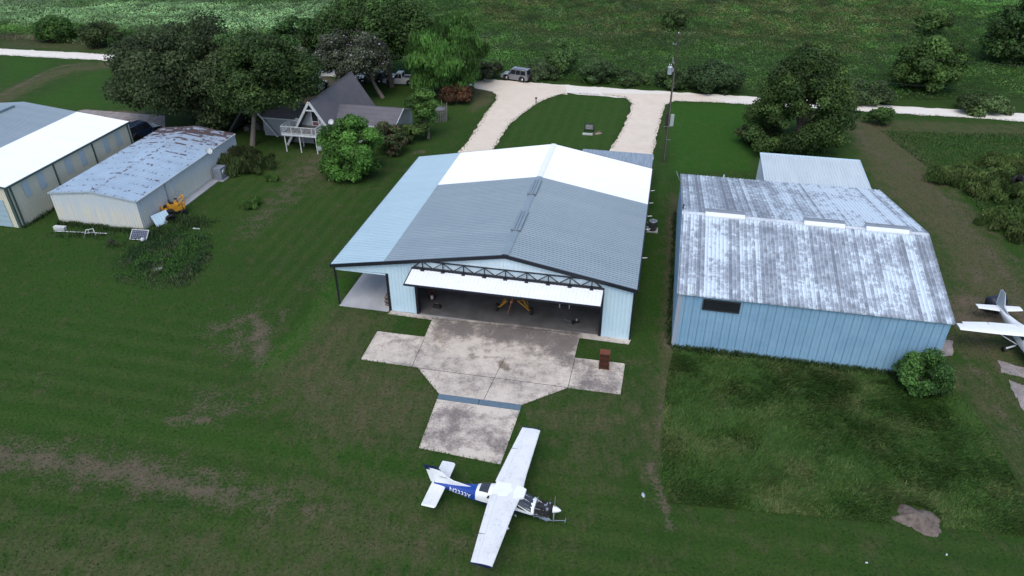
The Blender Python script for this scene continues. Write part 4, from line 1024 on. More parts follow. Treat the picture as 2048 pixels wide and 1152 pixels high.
# bare engine
rng=random.Random(4)
mb=MB(); mb.box(1.66,1.69,-.50,.50,.68,1.42); mb.build('firewall',MT['steel'],pl)
mb=MB(); mb.obox((2.2,0,1.12),(.85,.34,.34)); mb.obox((2.35,0,.90),(.5,.26,.2)); mb.tube((2.6,0,1.22),(2.76,0,1.22),.08); eng=mb.build('engine',MT['dark'],pl)
for sg in(1,-1):
    for fx in(2.0,2.4):
        mb=MB()
        for i in range(5): mb.box(fx-.16,fx+.16,sg*(.20+.055*i)-.012,sg*(.20+.055*i)+.012,1.02,1.26)
        mb.box(fx-.08,fx+.08,min(sg*.17,sg*.46),max(sg*.17,sg*.46),1.06,1.22); mb.tube((fx,sg*.46,1.14),(fx,sg*.52,1.14),.10); mb.build('cylinder',MT['steel'] if fx>2.5 else MT['dark'],eng)
    mb=MB(); mb.path([(2.10,sg*.4,1.04),(2.08,sg*.42,.84),(2.2,sg*.25,.72),(2.35,sg*.1,.66)],.035); mb.path([(2.42,sg*.4,1.04),(2.45,sg*.36,.80),(2.3,sg*.22,.70)],.035); mb.build('exhaust',MT['rust'],eng)
mb=MB()
for i in range(26):
    a=Vector((rng.uniform(1.75,2.6),rng.uniform(-.42,.42),rng.uniform(1.1,1.38))); b=a+Vector((rng.uniform(-.3,.3),rng.uniform(-.25,.25),rng.uniform(-.2,.06))); c_=(a+b)/2+Vector((0,0,.07))
    mb.path([a,c_,b],.013,5)
mb.build('hose',MT['dark'],eng)
mb=MB()
for i in range(9): mb.obox((rng.uniform(1.75,2.5),rng.uniform(-.3,.3),rng.uniform(1.22,1.36)),(rng.uniform(.08,.18),rng.uniform(.06,.14),.1),Matrix.Rotation(rng.random()*3,3,'Z'))
mb.build('accessory',MT['chrome'],eng)
mb=MB(); mb.path([(1.69,.35,1.35),(2.5,.12,1.05)],.022); mb.path([(1.69,-.35,1.35),(2.5,-.12,1.05)],.022); mb.path([(1.69,.35,.8),(2.5,.12,1.0)],.022); mb.path([(1.69,-.35,.8),(2.5,-.12,1.0)],.022); mb.build('engine_mount',MT['steel'],eng)
mb=MB(); rings=[]
for f,w in((1.7,.50),(2.1,.45),(2.4,.36),(2.55,.25)): rings.append([Vector((f,w*math.cos(t),.86+w*.62*math.sin(t)))for t in np.linspace(pi,2*pi,13)])
mb.loft(rings,False,False); mb.build('lower_cowl',MT['greyprimer'],pl)
mb=MB(); mb.lathe([(.22,2.72),(.22,2.76),(.20,2.86),(.15,3.0),(.08,3.14),(.01,3.22)],(0,0,1.22),18,'x'); mb.build('spinner',MT['planewhite'],pl)
mb=MB()
for sg in(1,-1):
    rings=[]
    for r,ch,tw__ in((.14,.12,50),(.35,.18,35),(.65,.17,22),(.94,.12,16),(1.02,.05,14)):
        a=math.radians(tw__); R=[]
        for cc,hh in((-.5,0),(0,.09),(.5,0),(0,-.06)):
            R.append(Vector((2.80+ch*(cc*math.sin(a)+hh*math.cos(a)),sg*ch*(cc*math.cos(a)-hh*math.sin(a))+sg*.10*r*-1,1.22-sg*r)))
        rings.append(R)
    mb.loft(rings)
mb.build('propeller',paint('propeller',(.42,.43,.44),(.3,.3,.31),2,.6,.4,.4),pl)
# wheels
def wheel(parent,c,r,w,axis='y',name='wheel'):
    mb=MB(); mb.lathe([(r*.55,-w/2),(r*.9,-w/2),(r,-w/4),(r,w/4),(r*.9,w/2),(r*.55,w/2),(r*.55,-w/2)],c,20,axis); t=mb.build(name,MT['rubber'],parent)
    mb=MB(); mb.lathe([(.01,-w*.4),(r*.56,-w*.42),(r*.56,w*.42),(.01,w*.4)],c,14,axis); mb.build('rim',MT['chrome'],t); return t
for sg in(1,-1):
    mb=MB(); rings=[]
    for q in np.linspace(0,1,6): 
        y=sg*(.42+.86*q); z=.72-.50*q; rings.append([Vector((.0+dx*(1-.4*q)-.05,y,z+dz)) for dx,dz in((-.16,0),(0,.035),(.16,0),(0,-.035))])
    mb.loft(rings); mb.build('gear_leg',MT['planewhite'],pl)
    wheel(pl,(-.05,sg*1.32,.2),.2,.13)
    mb=MB(); rings=[]
    for f,s_ in((.42,.02),(.30,.10),(.08,.15),(-.2,.14),(-.42,.08),(-.62,.02)): rings.append([Vector((f-.02,sg*1.32+s_*.85*math.cos(t),.27+s_*1.15*math.sin(t)))for t in np.linspace(0,2*pi,13)[:-1]])
    mb.loft(rings); mb.build('wheel_fairing',MT['planewhite'],pl)
mb=MB(); mb.path([(2.1,0,.8),(2.22,0,.3)],.04); mb.build('nose_strut',MT['steel'],pl)
wheel(pl,(2.22,0,.18),.18,.12)
mb=MB(); rings=[]
for f,s_ in((2.6,.02),(2.48,.09),(2.25,.14),(2.0,.10),(1.75,.02)): rings.append([Vector((f,s_*.8*math.cos(t),.25+s_*1.1*math.sin(t)))for t in np.linspace(0,2*pi,13)[:-1]])
mb.loft(rings); mb.build('nose_fairing',MT['greyprimer'],pl)
c,s=math.cos(PH),math.sin(PH)
tb=thing('tow_bar','thin blue grey tow bar reaching out in front of the airplane nose wheel','tow bar',(wc.x+c*2.3,wc.y+s*2.3,0),PH)
mb=MB(); mb.path([(.15,.0,.12),(1.15,-.05,.5)],.022); mb.build('shaft',MT['greyprimer'],tb)
mb=MB(); mb.path([(1.15,-.22,.50),(1.15,.12,.50)],.022); mb.build('handle',MT['greyprimer'],tb)
mb=MB(); mb.path([(.15,0,.12),(-.05,.13,.15)],.02); mb.path([(.15,0,.12),(-.05,-.13,.15)],.02); mb.build('fork',MT['greyprimer'],tb)

# ------------------------------------------------------------------ second airplane, cut by the right edge
tipW=G(1914,652,2.1); dirw=(G(2046,661,2.1)-tipW).normalized()
hd=math.atan2(-dirw.x*1.0,dirw.y) # heading = wing direction turned clockwise
hd=math.atan2(dirw.y,dirw.x)-math.pi/2
cW=tipW+dirw*5.3
p2=thing('airplane','white strut braced airplane with its tail beside a dark tank','airplane',(cW.x,cW.y,0),hd)
S2=[(2.6,.75,1.35,.42),(1.4,.6,1.55,.55),(.7,.58,2.0,.56),(-.9,.62,1.98,.52),(-1.8,.72,1.7,.40),(-3.2,.92,1.45,.22),(-5.0,1.05,1.30,.07)]
mb=MB(); rings=[[fpt(S2,f,2*pi*k_/32) for k_ in range(32)] for f in np.linspace(2.6,-5.0,30)]
mb.loft(rings,True,True,True,lambda c_: 1 if (c_[2]<.95 and c_[0]>-1.5) else 0); b2=mb.build('fuselage',[MT['planewhite'],MT['navy']],p2)
mb=MB(); patch(mb,S2,((1.38,pi*.15),(1.38,pi*.85),(.75,pi*.78),(.75,pi*.22))); mb.build('windscreen',MT['plex'],b2)
for a in(0,1):
    mb=MB(); g_=(lambda t:pi-t) if a else (lambda t:t); patch(mb,S2,((.7,g_(pi*.09)),(-1.3,g_(pi*.09)),(-1.1,g_(pi*.2)),(.7,g_(pi*.22)))); mb.build('side_window',MT['plex'],b2)
def wst2(ls): return [(l,np.interp(abs(l),[0,2.5,5.3],[.75,.75,.62]),np.interp(abs(l),[0,2.5,5.3],[-.88,-.88,-.52]),2.02+.03*abs(l),np.interp(abs(l),[0,5.3],[.2,.12])) for l in ls]
mb=MB(); wingpiece(mb,wst2(np.linspace(-5.3,5.3,21)),0,.74); mb.build('wing',MT['planewhite'],p2)
for sg in(1,-1):
    mb=MB(); wingpiece(mb,wst2([sg*q for q in(.6,1.6,2.7)]),.75,1); mb.build('flap',MT['planewhite'],p2)
    mb=MB(); wingpiece(mb,wst2([sg*q for q in(2.76,3.7,4.75)]),.75,1); mb.build('aileron',MT['planewhite'],p2)
    mb=MB(); mb.bar((.15,sg*.5,.85),(.15,sg*2.6,2.03),.12,.04); mb.build('strut',MT['planewhite'],p2)
    mb=MB(); mb.bar((0,sg*.45,.65),(0,sg*1.15,.25),.14,.05); mb.build('gear_leg',MT['planewhite'],p2); wheel(p2,(0,sg*1.2,.22),.22,.15)
wheel(p2,(2.1,0,.19),.19,.13)
mb=MB(); mb.path([(2.1,0,.75),(2.1,0,.2)],.04); mb.build('nose_strut',MT['steel'],p2)
mb=MB(); mb.lathe([(.17,2.62),(.16,2.75),(.08,2.88),(.01,2.95)],(0,0,1.1),14,'x'); mb.build('spinner',MT['planewhite'],p2)
mb=MB(); mb.box(2.68,2.72,-.07,.07,.2,2.0); mb.build('propeller',MT['dark'],p2)
mb=MB(); wingpiece(mb,[(l,-4.0-.16*abs(l),-4.95,1.2,.09) for l in(-1.75,-.9,0,.9,1.75)],0,1); mb.build('tailplane',MT['planewhite'],p2)
pl_save=pl; pl=p2
fin([(-2.9,1.5,1),(-3.9,1.7,0),(-4.55,2.65,1),(-5.1,2.65,0),(-5.0,1.3,0),(-3.6,1.38,0)],.10,'tail_fin',paint('aged_white',(.42,.48,.52),(.34,.39,.43),1.5,.6))
fin([(-5.12,2.62,0),(-5.35,2.5,1),(-5.25,1.2,1),(-5.02,1.3,0)],.08,'rudder',MT['planewhite'])
pl=pl_save
mb=MB(); mb.lathe([(.01,2.66),(.05,2.68),(.05,2.80),(.01,2.84)],(-4.85,0,0),10); mb.build('beacon',MT['dark'],p2)
# ------------------------------------------------------------------ vehicles
def carpaint(n,c): return paint(n,c,tuple(x*.8 for x in c),1.0,.4,.28,.3,.5)
MT['silver']=carpaint('silver_paint',(.22,.23,.25)); MT['bluecar']=carpaint('dark_blue_paint',(.015,.03,.08)); MT['whitecar']=carpaint('white_paint',(.55,.57,.58)); MT['darkcar']=carpaint('dark_grey_paint',(.08,.085,.09)); MT['redcar']=carpaint('red_paint',(.22,.02,.02))
def vehicle(name,label,cat,loc,rz,paintm,kind='suv',L=4.9,W=1.94,Hh=1.9,roofm=None,group=None):
    """front towards +x"""
    t=thing(name,label,cat,loc,rz,group)
    hl,hw2=L/2,W/2; gr=.24
    wb=L*.29; wr=.42; bel=Hh*.56
    # lower body with wheel arches
    def arch(cx): return [(cx+ (wr+.08)*math.cos(a),.40+(wr+.08)*math.sin(a)) for a in np.linspace(math.radians(-15),math.radians(195),9)]
    low=[(hl,.45),(hl-.02,gr+.15)]+[(p[0],p[1]) for p in arch(wb)]+[(-x_,z_) for x_,z_ in [(q[0],q[1]) for q in arch(wb)][::-1]]+[(-hl+.02,gr+.2),(-hl,.5),(-hl,bel*.9),(-hl+.05,bel)]
    if kind=='pickup': low+=[(-hl+.1,bel+.02),(-.25,bel+.02),(.9,bel),(1.15,bel-.05)]
    else: low+=[(.95,bel),(1.15,bel-.04)]
    low+=[(hl-.35,bel-.12),(hl-.05,bel-.2)]
    mb=MB(); mb.prism(low,-hw2,hw2); body_=mb.build('body',paintm,t)
    # greenhouse
    if kind=='pickup': base=(-.45,1.1); top=(-.35,.55)
    else: base=(-hl+.08,1.12); top=(-hl+.30,.62)
    z0,z1=bel,Hh; i0,i1=.03,.17
    P=[(base[0],-hw2+i0,z0),(base[1],-hw2+i0,z0),(base[1],hw2-i0,z0),(base[0],hw2-i0,z0),(top[0],-hw2+i1,z1),(top[1],-hw2+i1,z1),(top[1],hw2-i1,z1),(top[0],hw2-i1,z1)]
    mb=MB(); mb.add(P,[(0,1,5,4),(1,2,6,5),(2,3,7,6),(3,0,4,7)]); mb.build('cabin',paintm,body_)
    mb=MB(); xa,xb=top[0]-.03,top[1]+.05; y_=hw2-i1+.02
    mb.loft([[(xa,-y_,z1),(xb,-y_,z1),(xb,y_,z1),(xa,y_,z1)],[(xa+.08,-y_+.1,z1+.06),(xb-.12,-y_+.1,z1+.06),(xb-.12,y_-.1,z1+.06),(xa+.08,y_-.1,z1+.06)]]); mb.build('roof',roofm or paintm,t)
    P=[Vector(p) for p in P]
    def pane(a,b,c,d,x0,x1,y0,y1,name_='window'):
        n=(b-a).cross(d-a).normalized()*.012
        def Q(u,v): return a.lerp(b,u).lerp(d.lerp(c,u),v)+n
        mb=MB(); mb.quad(Q(x0,y0),Q(x1,y0),Q(x1,y1),Q(x0,y1)); mb.build(name_,MT['glass'],t)
    pane(P[1],P[2],P[6],P[5],.06,.94,.1,.92,'windscreen'); pane(P[3],P[0],P[4],P[7],.08,.92,.15,.9,'rear_window')
    cuts=((.08,.46),(.50,.92)) if kind=='pickup' else ((.09,.36),(.385,.62),(.645,.93))
    for a,b in cuts:
        pane(P[0],P[1],P[5],P[4],a,b,.12,.88); pane(P[2],P[3],P[7],P[6],1-b,1-a,.12,.88)
    for sx_ in(wb,-wb):
        for sy in(hw2-.14,-hw2+.14): wheel(t,(sx_,sy,wr),wr,.26)
    mb=MB(); mb.box(hl-.06,hl+.06,-hw2+.05,hw2-.05,.34,.62); mb.build('bumper',MT['dark'],t)
    mb=MB(); mb.box(-hl-.07,-hl+.05,-hw2+.05,hw2-.05,.36,.64); mb.build('bumper',MT['dark'],t)
    mb=MB(); mb.box(hl-.06,hl+.015,-.5,.5,.66,.88); mb.build('grille',MT['dark'],t)
    for sy in(.72,-.72):
        mb=MB(); mb.box(hl-.08,hl+.02,sy-.17,sy+.17,.68,.86); mb.build('headlight',MT['chrome'],t)
        mb=MB(); mb.box(-hl-.015,-hl+.06,sy*1.18-.09,sy*1.18+.09,.8,1.15); mb.build('tail_light',MT['redcar'],t)
        mb=MB(); mb.obox((.85,sy*1.48,bel+.12),(.18,.16,.2)); mb.build('mirror',MT['dark'],t)
    for sx_ in(wb,-wb):
        mb=MB()
        for sy in(hw2+.02,-hw2-.02):
            pts=[(sx_+(wr+.09)*math.cos(a),sy,.42+(wr+.09)*math.sin(a)) for a in np.linspace(0,pi,9)]
            mb.path(pts,.075,6)
        mb.build('wheel_arch',MT['dark'],t)
    if kind=='suv':
        mb=MB(); mb.lathe([(.02,-.11),(.36,-.11),(.38,0),(.36,.11),(.02,.11)],(-hl-.16,.25,1.0),16,'x'); mb.build('spare_wheel',MT['rubber'],t)
        mb=MB()
        for sy in(.62,-.62): mb.path([(-1.9,sy,Hh+.1),(.3,sy,Hh+.1)],.03)
        mb.build('roof_rail',MT['dark'],t)
    if kind=='pickup':
        mb=MB(); mb.box(-hl+.15,-.5,-hw2+.12,hw2-.12,bel+.021,bel+.024); mb.build('bed_floor',MT['dark'],t)
        mb=MB()
        for sy in(hw2-.06,-hw2+.06): mb.box(-hl+.02,-.45,sy-.05,sy+.05,bel+.02,bel+.22)
        mb.box(-hl+.0,-hl+.1,-hw2+.11,hw2-.11,bel+.02,bel+.22); mb.build('bed_side',paintm,t)
    return t
a=G(1013,161.5); b=G(1047,166.5); dv=(a-b); ctr=(a+b)/2+Vector((.25,1.1,0))
vehicle('parked_suv','silver off-road suv with dark wheel arches parked on the gravel road edge','suv',(ctr.x,ctr.y,.02),math.atan2(dv.y,dv.x),MT['silver'],L=4.85,roofm=carpaint('pale_roof_paint',(.24,.255,.275)))
p=G(284,284); vehicle('parked_suv','dark blue suv parked between the cream hangar and the live oak','suv',(p.x-.8,p.y+2.2,.02),math.radians(58),MT['bluecar'],L=4.9,Hh=1.85)
p=G(802,170); vehicle('pickup_truck','white pickup truck parked behind the a-frame house under trees','pickup truck',(p.x,p.y+.6,.01),math.radians(172),MT['whitecar'],'pickup',L=5.6,Hh=1.85)
p=G(743,168); vehicle('parked_suv','dark grey suv half hidden beyond the crape myrtle trunk','suv',(p.x,p.y+.8,.01),math.radians(175),MT['darkcar'],L=4.7,Hh=1.75)
p=G(633,182); vehicle('parked_van','pale van showing through leaves left of the a-frame ridge','van',(p.x,p.y,.01),math.radians(75),MT['whitecar'],'van',L=5.0,Hh=2.05)
# ------------------------------------------------------------------ things in and around the big hangar
def at_h(u,v,z=0): return hw(u,v,z)
gp=hloc(G(1026,632)); 
ya=thing('crop_airplane','yellow tube frame airplane on tall wheels standing inside the hangar','airplane',at_h(gp[0],gp[1]+1.4,.03),HT-pi/2)
mb=MB()
for s_ in(1,-1):
    mb.path([(1.3,s_*.35,1.55),(.9,s_*1.25,.42)],.055); mb.path([(.2,s_*.35,1.5),(.9,s_*1.25,.42)],.05); mb.path([(.9,s_*1.25,.42),(.9,s_*1.45,.42)],.05)
    mb.path([(1.3,s_*.35,1.55),(.3,s_*1.0,.9),(.9,s_*1.25,.42)],.03)
mb.build('gear_leg',MT['yellow'],ya)
for s_ in(1,-1): wheel(ya,(.9,s_*1.5,.36),.36,.2)
mb=MB(); rings=[[Vector((f,h_*math.cos(t),z_+h_*1.1*math.sin(t))) for t in np.linspace(0,2*pi,17)[:-1]] for f,h_,z_ in((1.5,.42,1.9),(.6,.5,1.95),(-.5,.5,2.0),(-2,.35,1.9),(-4.6,.08,1.6))]
mb.loft(rings); mb.build('fuselage',MT['yellow'],ya)
mb=MB(); mb.lathe([(.1,1.5),(.42,1.55),(.42,1.75),(.12,1.85)],(0,0,1.9),18,'x')
for k_ in range(7):
    a_=2*pi*k_/7; mb.tube((1.65,.3*math.cos(a_),1.9+.3*math.sin(a_)),(1.65,.58*math.cos(a_),1.9+.58*math.sin(a_)),.08)
mb.build('radial_engine',MT['dark'],ya)
mb=MB(); mb.bar((2.02,.0,1.85),(2.05,-.35,.55),.16,.05); mb.bar((2.02,0,1.85),(2.0,.35,3.1),.16,.05); mb.tube((1.85,0,1.85),(2.1,0,1.85),.12); mb.build('propeller',paint('wood_propeller',(.33,.13,.07),(.22,.08,.05),3,.6,.5),ya)
mb=MB(); mb.obox((.4,0,2.95),(1.35,8.4,.14)); mb.obox((.2,0,1.55),(1.2,7.6,.12)); mb.build('wing',MT['yellow'],ya)
mb=MB()
for s_ in(1,-1):
    for f_ in(.7,.0): mb.tube((f_,s_*2.6,1.6),(f_,s_*2.7,2.9),.03)
mb.build('wing_strut',MT['yellow'],ya)
mb=MB(); mb.obox((-4.3,0,1.75),(.8,2.8,.06)); mb.prism([(-4.0,1.7),(-4.5,2.7),(-4.9,2.7),(-4.8,1.6)],-.04,.04); mb.build('tail',MT['yellow'],ya)
wheel(ya,(-4.5,0,.15),.15,.1); mb=MB(); mb.path([(-4.4,0,1.55),(-4.5,0,.2)],.03); mb.build('tail_leg',MT['steel'],ya)
q_=hloc(G(1130,612)); wbn=thing('work_stand','white legged work stand under the right part of the hangar door','work stand',at_h(q_[0],q_[1]-.35,.03),HT)
for dx in(-.42,.42):
    for dy in(0,.6):
        mb=MB(); mb.box(dx-.04,dx+.04,dy-.04,dy+.04,0,.85); mb.build('leg',MT['housewhite'],wbn)
mb=MB(); mb.box(-.48,.48,-.06,.66,.85,.93); mb.build('top',MT['dark'],wbn); mb=MB(); mb.box(-.33,.33,.02,.55,.25,.8); mb.build('motor',MT['rubber'],wbn)
q_=hloc(G(1150,646)); t=thing('floor_jack','small dark floor jack on the hangar floor','jack',at_h(q_[0],q_[1],.03),HT+.6)
mb=MB(); mb.box(-.35,.3,-.14,.14,.05,.18); mb.build('frame',MT['dark'],t)
mb=MB(); mb.path([(-.3,0,.15),(-.9,.1,.5)],.02); mb.build('handle',MT['steel'],t)
mb=MB(); mb.tube((.12,0,.18),(.2,0,.34),.09); mb.build('saddle',MT['steel'],t)
mb=MB()
for x_ in(-.28,.25):
    for y_ in(-.17,.17): mb.tube((x_,y_-.03,.07),(x_,y_+.03,.07),.07)
mb.build('caster',MT['rubber'],t)
q_=hloc(G(862,598)); t=thing('hand_truck','red hand truck with a white can by the left door jamb','hand truck',at_h(q_[0]+.1,q_[1],.03),HT+.3)
mb=MB()
for x_ in(-.2,.2): mb.path([(x_,0,.1),(x_,.1,1.3)],.03)
for z_ in(.4,.8,1.25): mb.path([(-.2,.05,z_),(.2,.05,z_)],.025)
mb.build('frame',MT['redcar'],t); mb=MB(); mb.box(-.25,.25,-.3,.0,.06,.09); mb.build('toe_plate',MT['redcar'],t)
for x_ in(-.3,.3): wheel(t,(x_,.12,.13),.13,.07,'x')
mb=MB(); mb.lathe([(.01,.1),(.15,.1),(.15,.45),(.01,.47)],(0,-.16,0)); mb.build('can',MT['housewhite'],t)
q_=hloc(G(868,612)); t=thing('tool_box','low black tool box on the floor beside the red hand truck','tool box',at_h(q_[0]+.35,q_[1]-.2,.03),HT-.2)
mb=MB(); mb.prism([(-.35,0),(.35,0),(.35,.22),(.22,.34),(-.22,.34),(-.35,.22)],-.16,.16); mb.build('case',MT['dark'],t); mb=MB(); mb.path([(-.15,0,.34),(-.15,0,.42),(.15,0,.42),(.15,0,.34)],.015); mb.build('handle',MT['steel'],t)
# parked things deep in the hangar
t=thing('shelf_unit','steel shelf unit along the rear wall inside the hangar','shelves',at_h(12,22.6,.03),HT)
mb=MB()
for x_ in(-2.5,0,2.5):
    for y_ in(-.3,.3): mb.box(x_-.04,x_+.04,y_-.04,y_+.04,0,2.2)
mb.build('upright',MT['steel'],t)
for z_ in(.3,1.0,1.7,2.15):
    mb=MB(); mb.box(-2.54,2.54,-.28,.28,z_,z_+.04); mb.build('shelf',MT['rust'],t)
# firewood along the porch wall
t=thing('firewood_stack','stack of split firewood against the porch side of the hangar','firewood',at_h(U1-.55,.45,.06),HT)
rng=random.Random(9)
mb=MB()
for r_ in range(6):
    for k_ in range(14):
        z_=.10+r_*.19; y_=.1+k_*.2+(r_%2)*.1; rr_=rng.uniform(.075,.105)
        if z_>1.0-.03*k_: continue
        L_=rng.uniform(.38,.5); mb.tube((-.22-rng.uniform(0,.06),y_,z_+rng.uniform(-.02,.02)),(-.22+L_,y_+rng.uniform(-.03,.03),z_),rr_,rr_*.9,6)
mb.build('log_pile',MT['firewood'],t)
# condenser unit
t=thing('ac_unit','round dark air conditioner condenser on a pale pad beside the hangar wall','air conditioner',at_h(26.0,19.45,0),HT)
mb=MB(); mb.box(-.55,.55,-.55,.55,-.05,.1); mb.build('pad',MT['porch_conc'],t)
mb=MB(); mb.lathe([(.01,.1),(.42,.1),(.42,1.05),(.40,1.10),(.30,1.12),(.29,1.02),(.01,1.0)],n=8)
mb.build('cabinet',MT['darkcar'],t)
mb=MB()
for k_ in range(12): a_=2*pi*k_/12; mb.bar((.06*math.cos(a_),.06*math.sin(a_),1.13),(.40*math.cos(a_),.40*math.sin(a_),1.11),.014)
mb.lathe([(.425,1.04),(.43,1.12),(.30,1.14),(.29,1.10)],n=20); mb.build('grille',MT['steel'],t)
mb=MB()
for k_ in range(3): mb.obox((.14*math.cos(k_*2.1),.14*math.sin(k_*2.1),1.05),(.26,.12,.015),Matrix.Rotation(k_*2.1,3,'Z'))
mb.build('fan',MT['dark'],t)
mb=MB(); mb.path([(-.4,0,.35),(-.92,0,.4)],.03); mb.path([(-.4,.2,.55),(-.92,.2,1.2)],.02); mb.build('pipe',MT['steel'],t)
t=thing('meter_box','small dark service box low on the hangar side wall','service box',at_h(25.2,18.1,0),HT)
mb=MB(); mb.box(-.12,.1,-.25,.25,.1,.6); mb.build('case',MT['dark'],t); mb=MB(); mb.tube((0,0,.6),(0,0,1.6),.03); mb.build('conduit',MT['steel'],t)
# rusty cage on the apron
b0,b1=G(1199,738.5),G(1218,740.5); c_=(b0+b1)/2; ang=math.atan2(b1.y-b0.y,b1.x-b0.x)
t=thing('burn_box','rusty steel burn box with mesh lid standing on the apron side pad','burn box',(c_.x,c_.y+.25,.045),ang)
mb=MB()
for x_ in(-.36,.36):
    for y_ in(-.28,.28): mb.box(x_-.04,x_+.04,y_-.04,y_+.04,0,1.45)
for z_ in(.06,.5,1.0,1.4):
    for y_ in(-.28,.28): mb.box(-.36,.36,y_-.03,y_+.03,z_,z_+.06)
    for x_ in(-.36,.36): mb.box(x_-.03,x_+.03,-.25,.25,z_,z_+.06)
mb.build('frame',MT['rust'],t)
mb=MB(); mb.box(-.315,.315,-.24,.24,.13,1.36); mb.build('panel',paint('burnt_rust',(.035,.014,.01),(.07,.022,.012),9,.9,.9),t)
mb=MB()
for k_ in range(7): mb.box(-.36+.107*k_,-.30+.107*k_,-.30,.30,1.462,1.49)
for k_ in range(6): mb.box(-.38,.38,-.30+.11*k_,-.255+.11*k_,1.492,1.51)
mb.build('lid',MT['rust_top'],t)
# yard sign and slab
p=G(1178,263.5); t=thing('yard_sign','small black framed grey board sign on the drive island lawn','sign',p,HT)
mb=MB(); mb.box(-.62,.62,-.04,.04,.25,.32); mb.box(-.62,.62,-.04,.04,1.05,1.12); mb.box(-.62,-.54,-.04,.04,0,1.05); mb.box(.54,.62,-.04,.04,0,1.05); mb.build('frame',MT['black'],t)
mb=MB(); mb.box(-.54,.54,-.02,.02,.32,1.05); mb.build('board',paint('sign_grey',(.17,.17,.18),(.12,.12,.13),6,.8),t)
mb=MB()
for k_ in range(3): mb.box(-.42,.42-.1*k_,-.030,-.021,.85-.2*k_,.93-.2*k_)
mb.build('lettering_line',paint('sign_pale',(.36,.36,.36),None,3,.5),t)
p=G(1175,269); t=tag(MB().obox((0,0,.05),(1.35,.55,.14)).build('stone_slab',paint('pale_stone',(.42,.44,.40),(.3,.31,.28),3,.7,.9,bump=.4)),'flat pale stone slab in the grass below the small sign','stone slab'); t.location=p; t.rotation_euler=(0,0,HT)
p=G(1197,267); mb=MB(); mb.lathe([(.01,.14),(.3,.12),(.55,.02),(.6,-.02)],n=11); t=tag(mb.build('soil_heap',paint('light_soil',(.26,.20,.15),(.16,.13,.10),4,.9,.95)),'small heap of light soil right of the stone slab','soil heap'); t.location=p; t.scale=(1,.5,1); t.rotation_euler=(0,0,.5)
p=G(1072,207); t=thing('mailbox_post','short dark post at the edge of the left driveway','post',p)
mb=MB(); mb.tube((0,0,0),(0,0,.75),.06); mb.build('post',MT['dark'],t); mb=MB(); mb.obox((0,0,.82),(.3,.2,.2)); mb.build('box',MT['dark'],t)
# ------------------------------------------------------------------ utility pole and wires
pb=G(1327,323); t=thing('utility_pole','tall dark wooden utility pole with a grey transformer beside the hangar drive','utility pole',pb)
PT=15.3
mb=MB(); mb.tube((0,0,0),(0.0,0,PT),.145,.09,12); mb.build('pole',MT['wood_pole'],t)
mb=MB(); mb.lathe([(.01,-.45),(.24,-.45),(.28,-.38),(.28,.34),(.30,.36),(.22,.46),(.01,.5)],(-.52,0,11.25),14); tf=mb.build('transformer',paint('transformer_grey',(.42,.47,.50),(.34,.38,.4),2,.5,.4),t)
for dx in(-.12,.1):
    mb=MB(); mb.lathe([(.05,.4),(.07,.5),(.04,.55),(.07,.6),(.03,.75)],(-.52+dx,0,11.25),8); mb.build('bushing',MT['chrome'],tf)
mb=MB(); mb.box(-.3,-.1,-.05,.05,11.1,11.5); mb.build('bracket',MT['steel'],t)
mb=MB(); mb.bar((-.08,0,12.0),(-.3,0,12.3),.08); mb.tube((-.3,0,12.1),(-.3,0,12.75),.05); mb.build('fuse_cutout',MT['chrome'],t)
mb=MB(); mb.lathe([(.03,0),(.09,.05),(.05,.1),(.09,.15),(.03,.25)],(0,0,PT),8); mb.build('insulator',MT['chrome'],t)
mb=MB(); mb.box(-.55,-.02,-.02,.02,14.2,14.26); mb.tube((-.5,0,14.26),(-.5,0,14.4),.05); mb.build('crossarm',MT['steel'],t)
mb=MB(); mb.box(-.16,-.36,-.14,.14,4.3,6.1); mb.tube((-.2,0,6.1),(-.2,0,7.2),.035); mb.build('meter_box',MT['dark'],t)
mb=MB(); mb.box(.20,.62,-.15,.15,4.6,6.0); mb.build('panel_box',paint('panel_grey',(.33,.36,.35),(.26,.28,.28),2,.6),t)
mb=MB(); mb.bar((0,-.16,2.9),(.55,-.16,2.9),.03); mb.bar((0,.0,4.6),(.2,.0,4.6),.05); mb.bar((-.5,-.16,4.55),(0.3,-.16,4.55),.03); mb.build('step_bracket',MT['steel'],t)
mb=MB(); mb.path([(.03,-.17,.2),(.02,-.15,11)],.02); mb.build('conduit',MT['steel'],t)
def wire(name,a,b,sag,label,r=.006):
    mb=MB(); pts=[]
    a,b=Vector(a),Vector(b)
    for i in range(25):
        q=i/24; p_=a.lerp(b,q); p_.z-=sag*4*q*(1-q); pts.append(p_)
    mb.path(pts,r,4); return tag(mb.build(name,paint('cable_'+name,(.10,.105,.10),None,2,.3,.6)),label,'power line')
rd=Vector((math.cos(HT),math.sin(HT),0))
top=pb+Vector((0,0,PT+.2)); nt=pb+Vector((0,0,12.9))
wire('power_line',top,top-rd*70+Vector((0,0,-.3)),1.6,'upper thin power line running left from the pole top')
wire('power_line',nt,nt-rd*70,1.9,'lower thin power line running left over the trees')
wire('power_line',top,top+rd*75,1.6,'upper thin power line running right from the pole top')
wire('power_line',nt,nt+rd*75,1.9,'lower thin power line running right past the cedar')
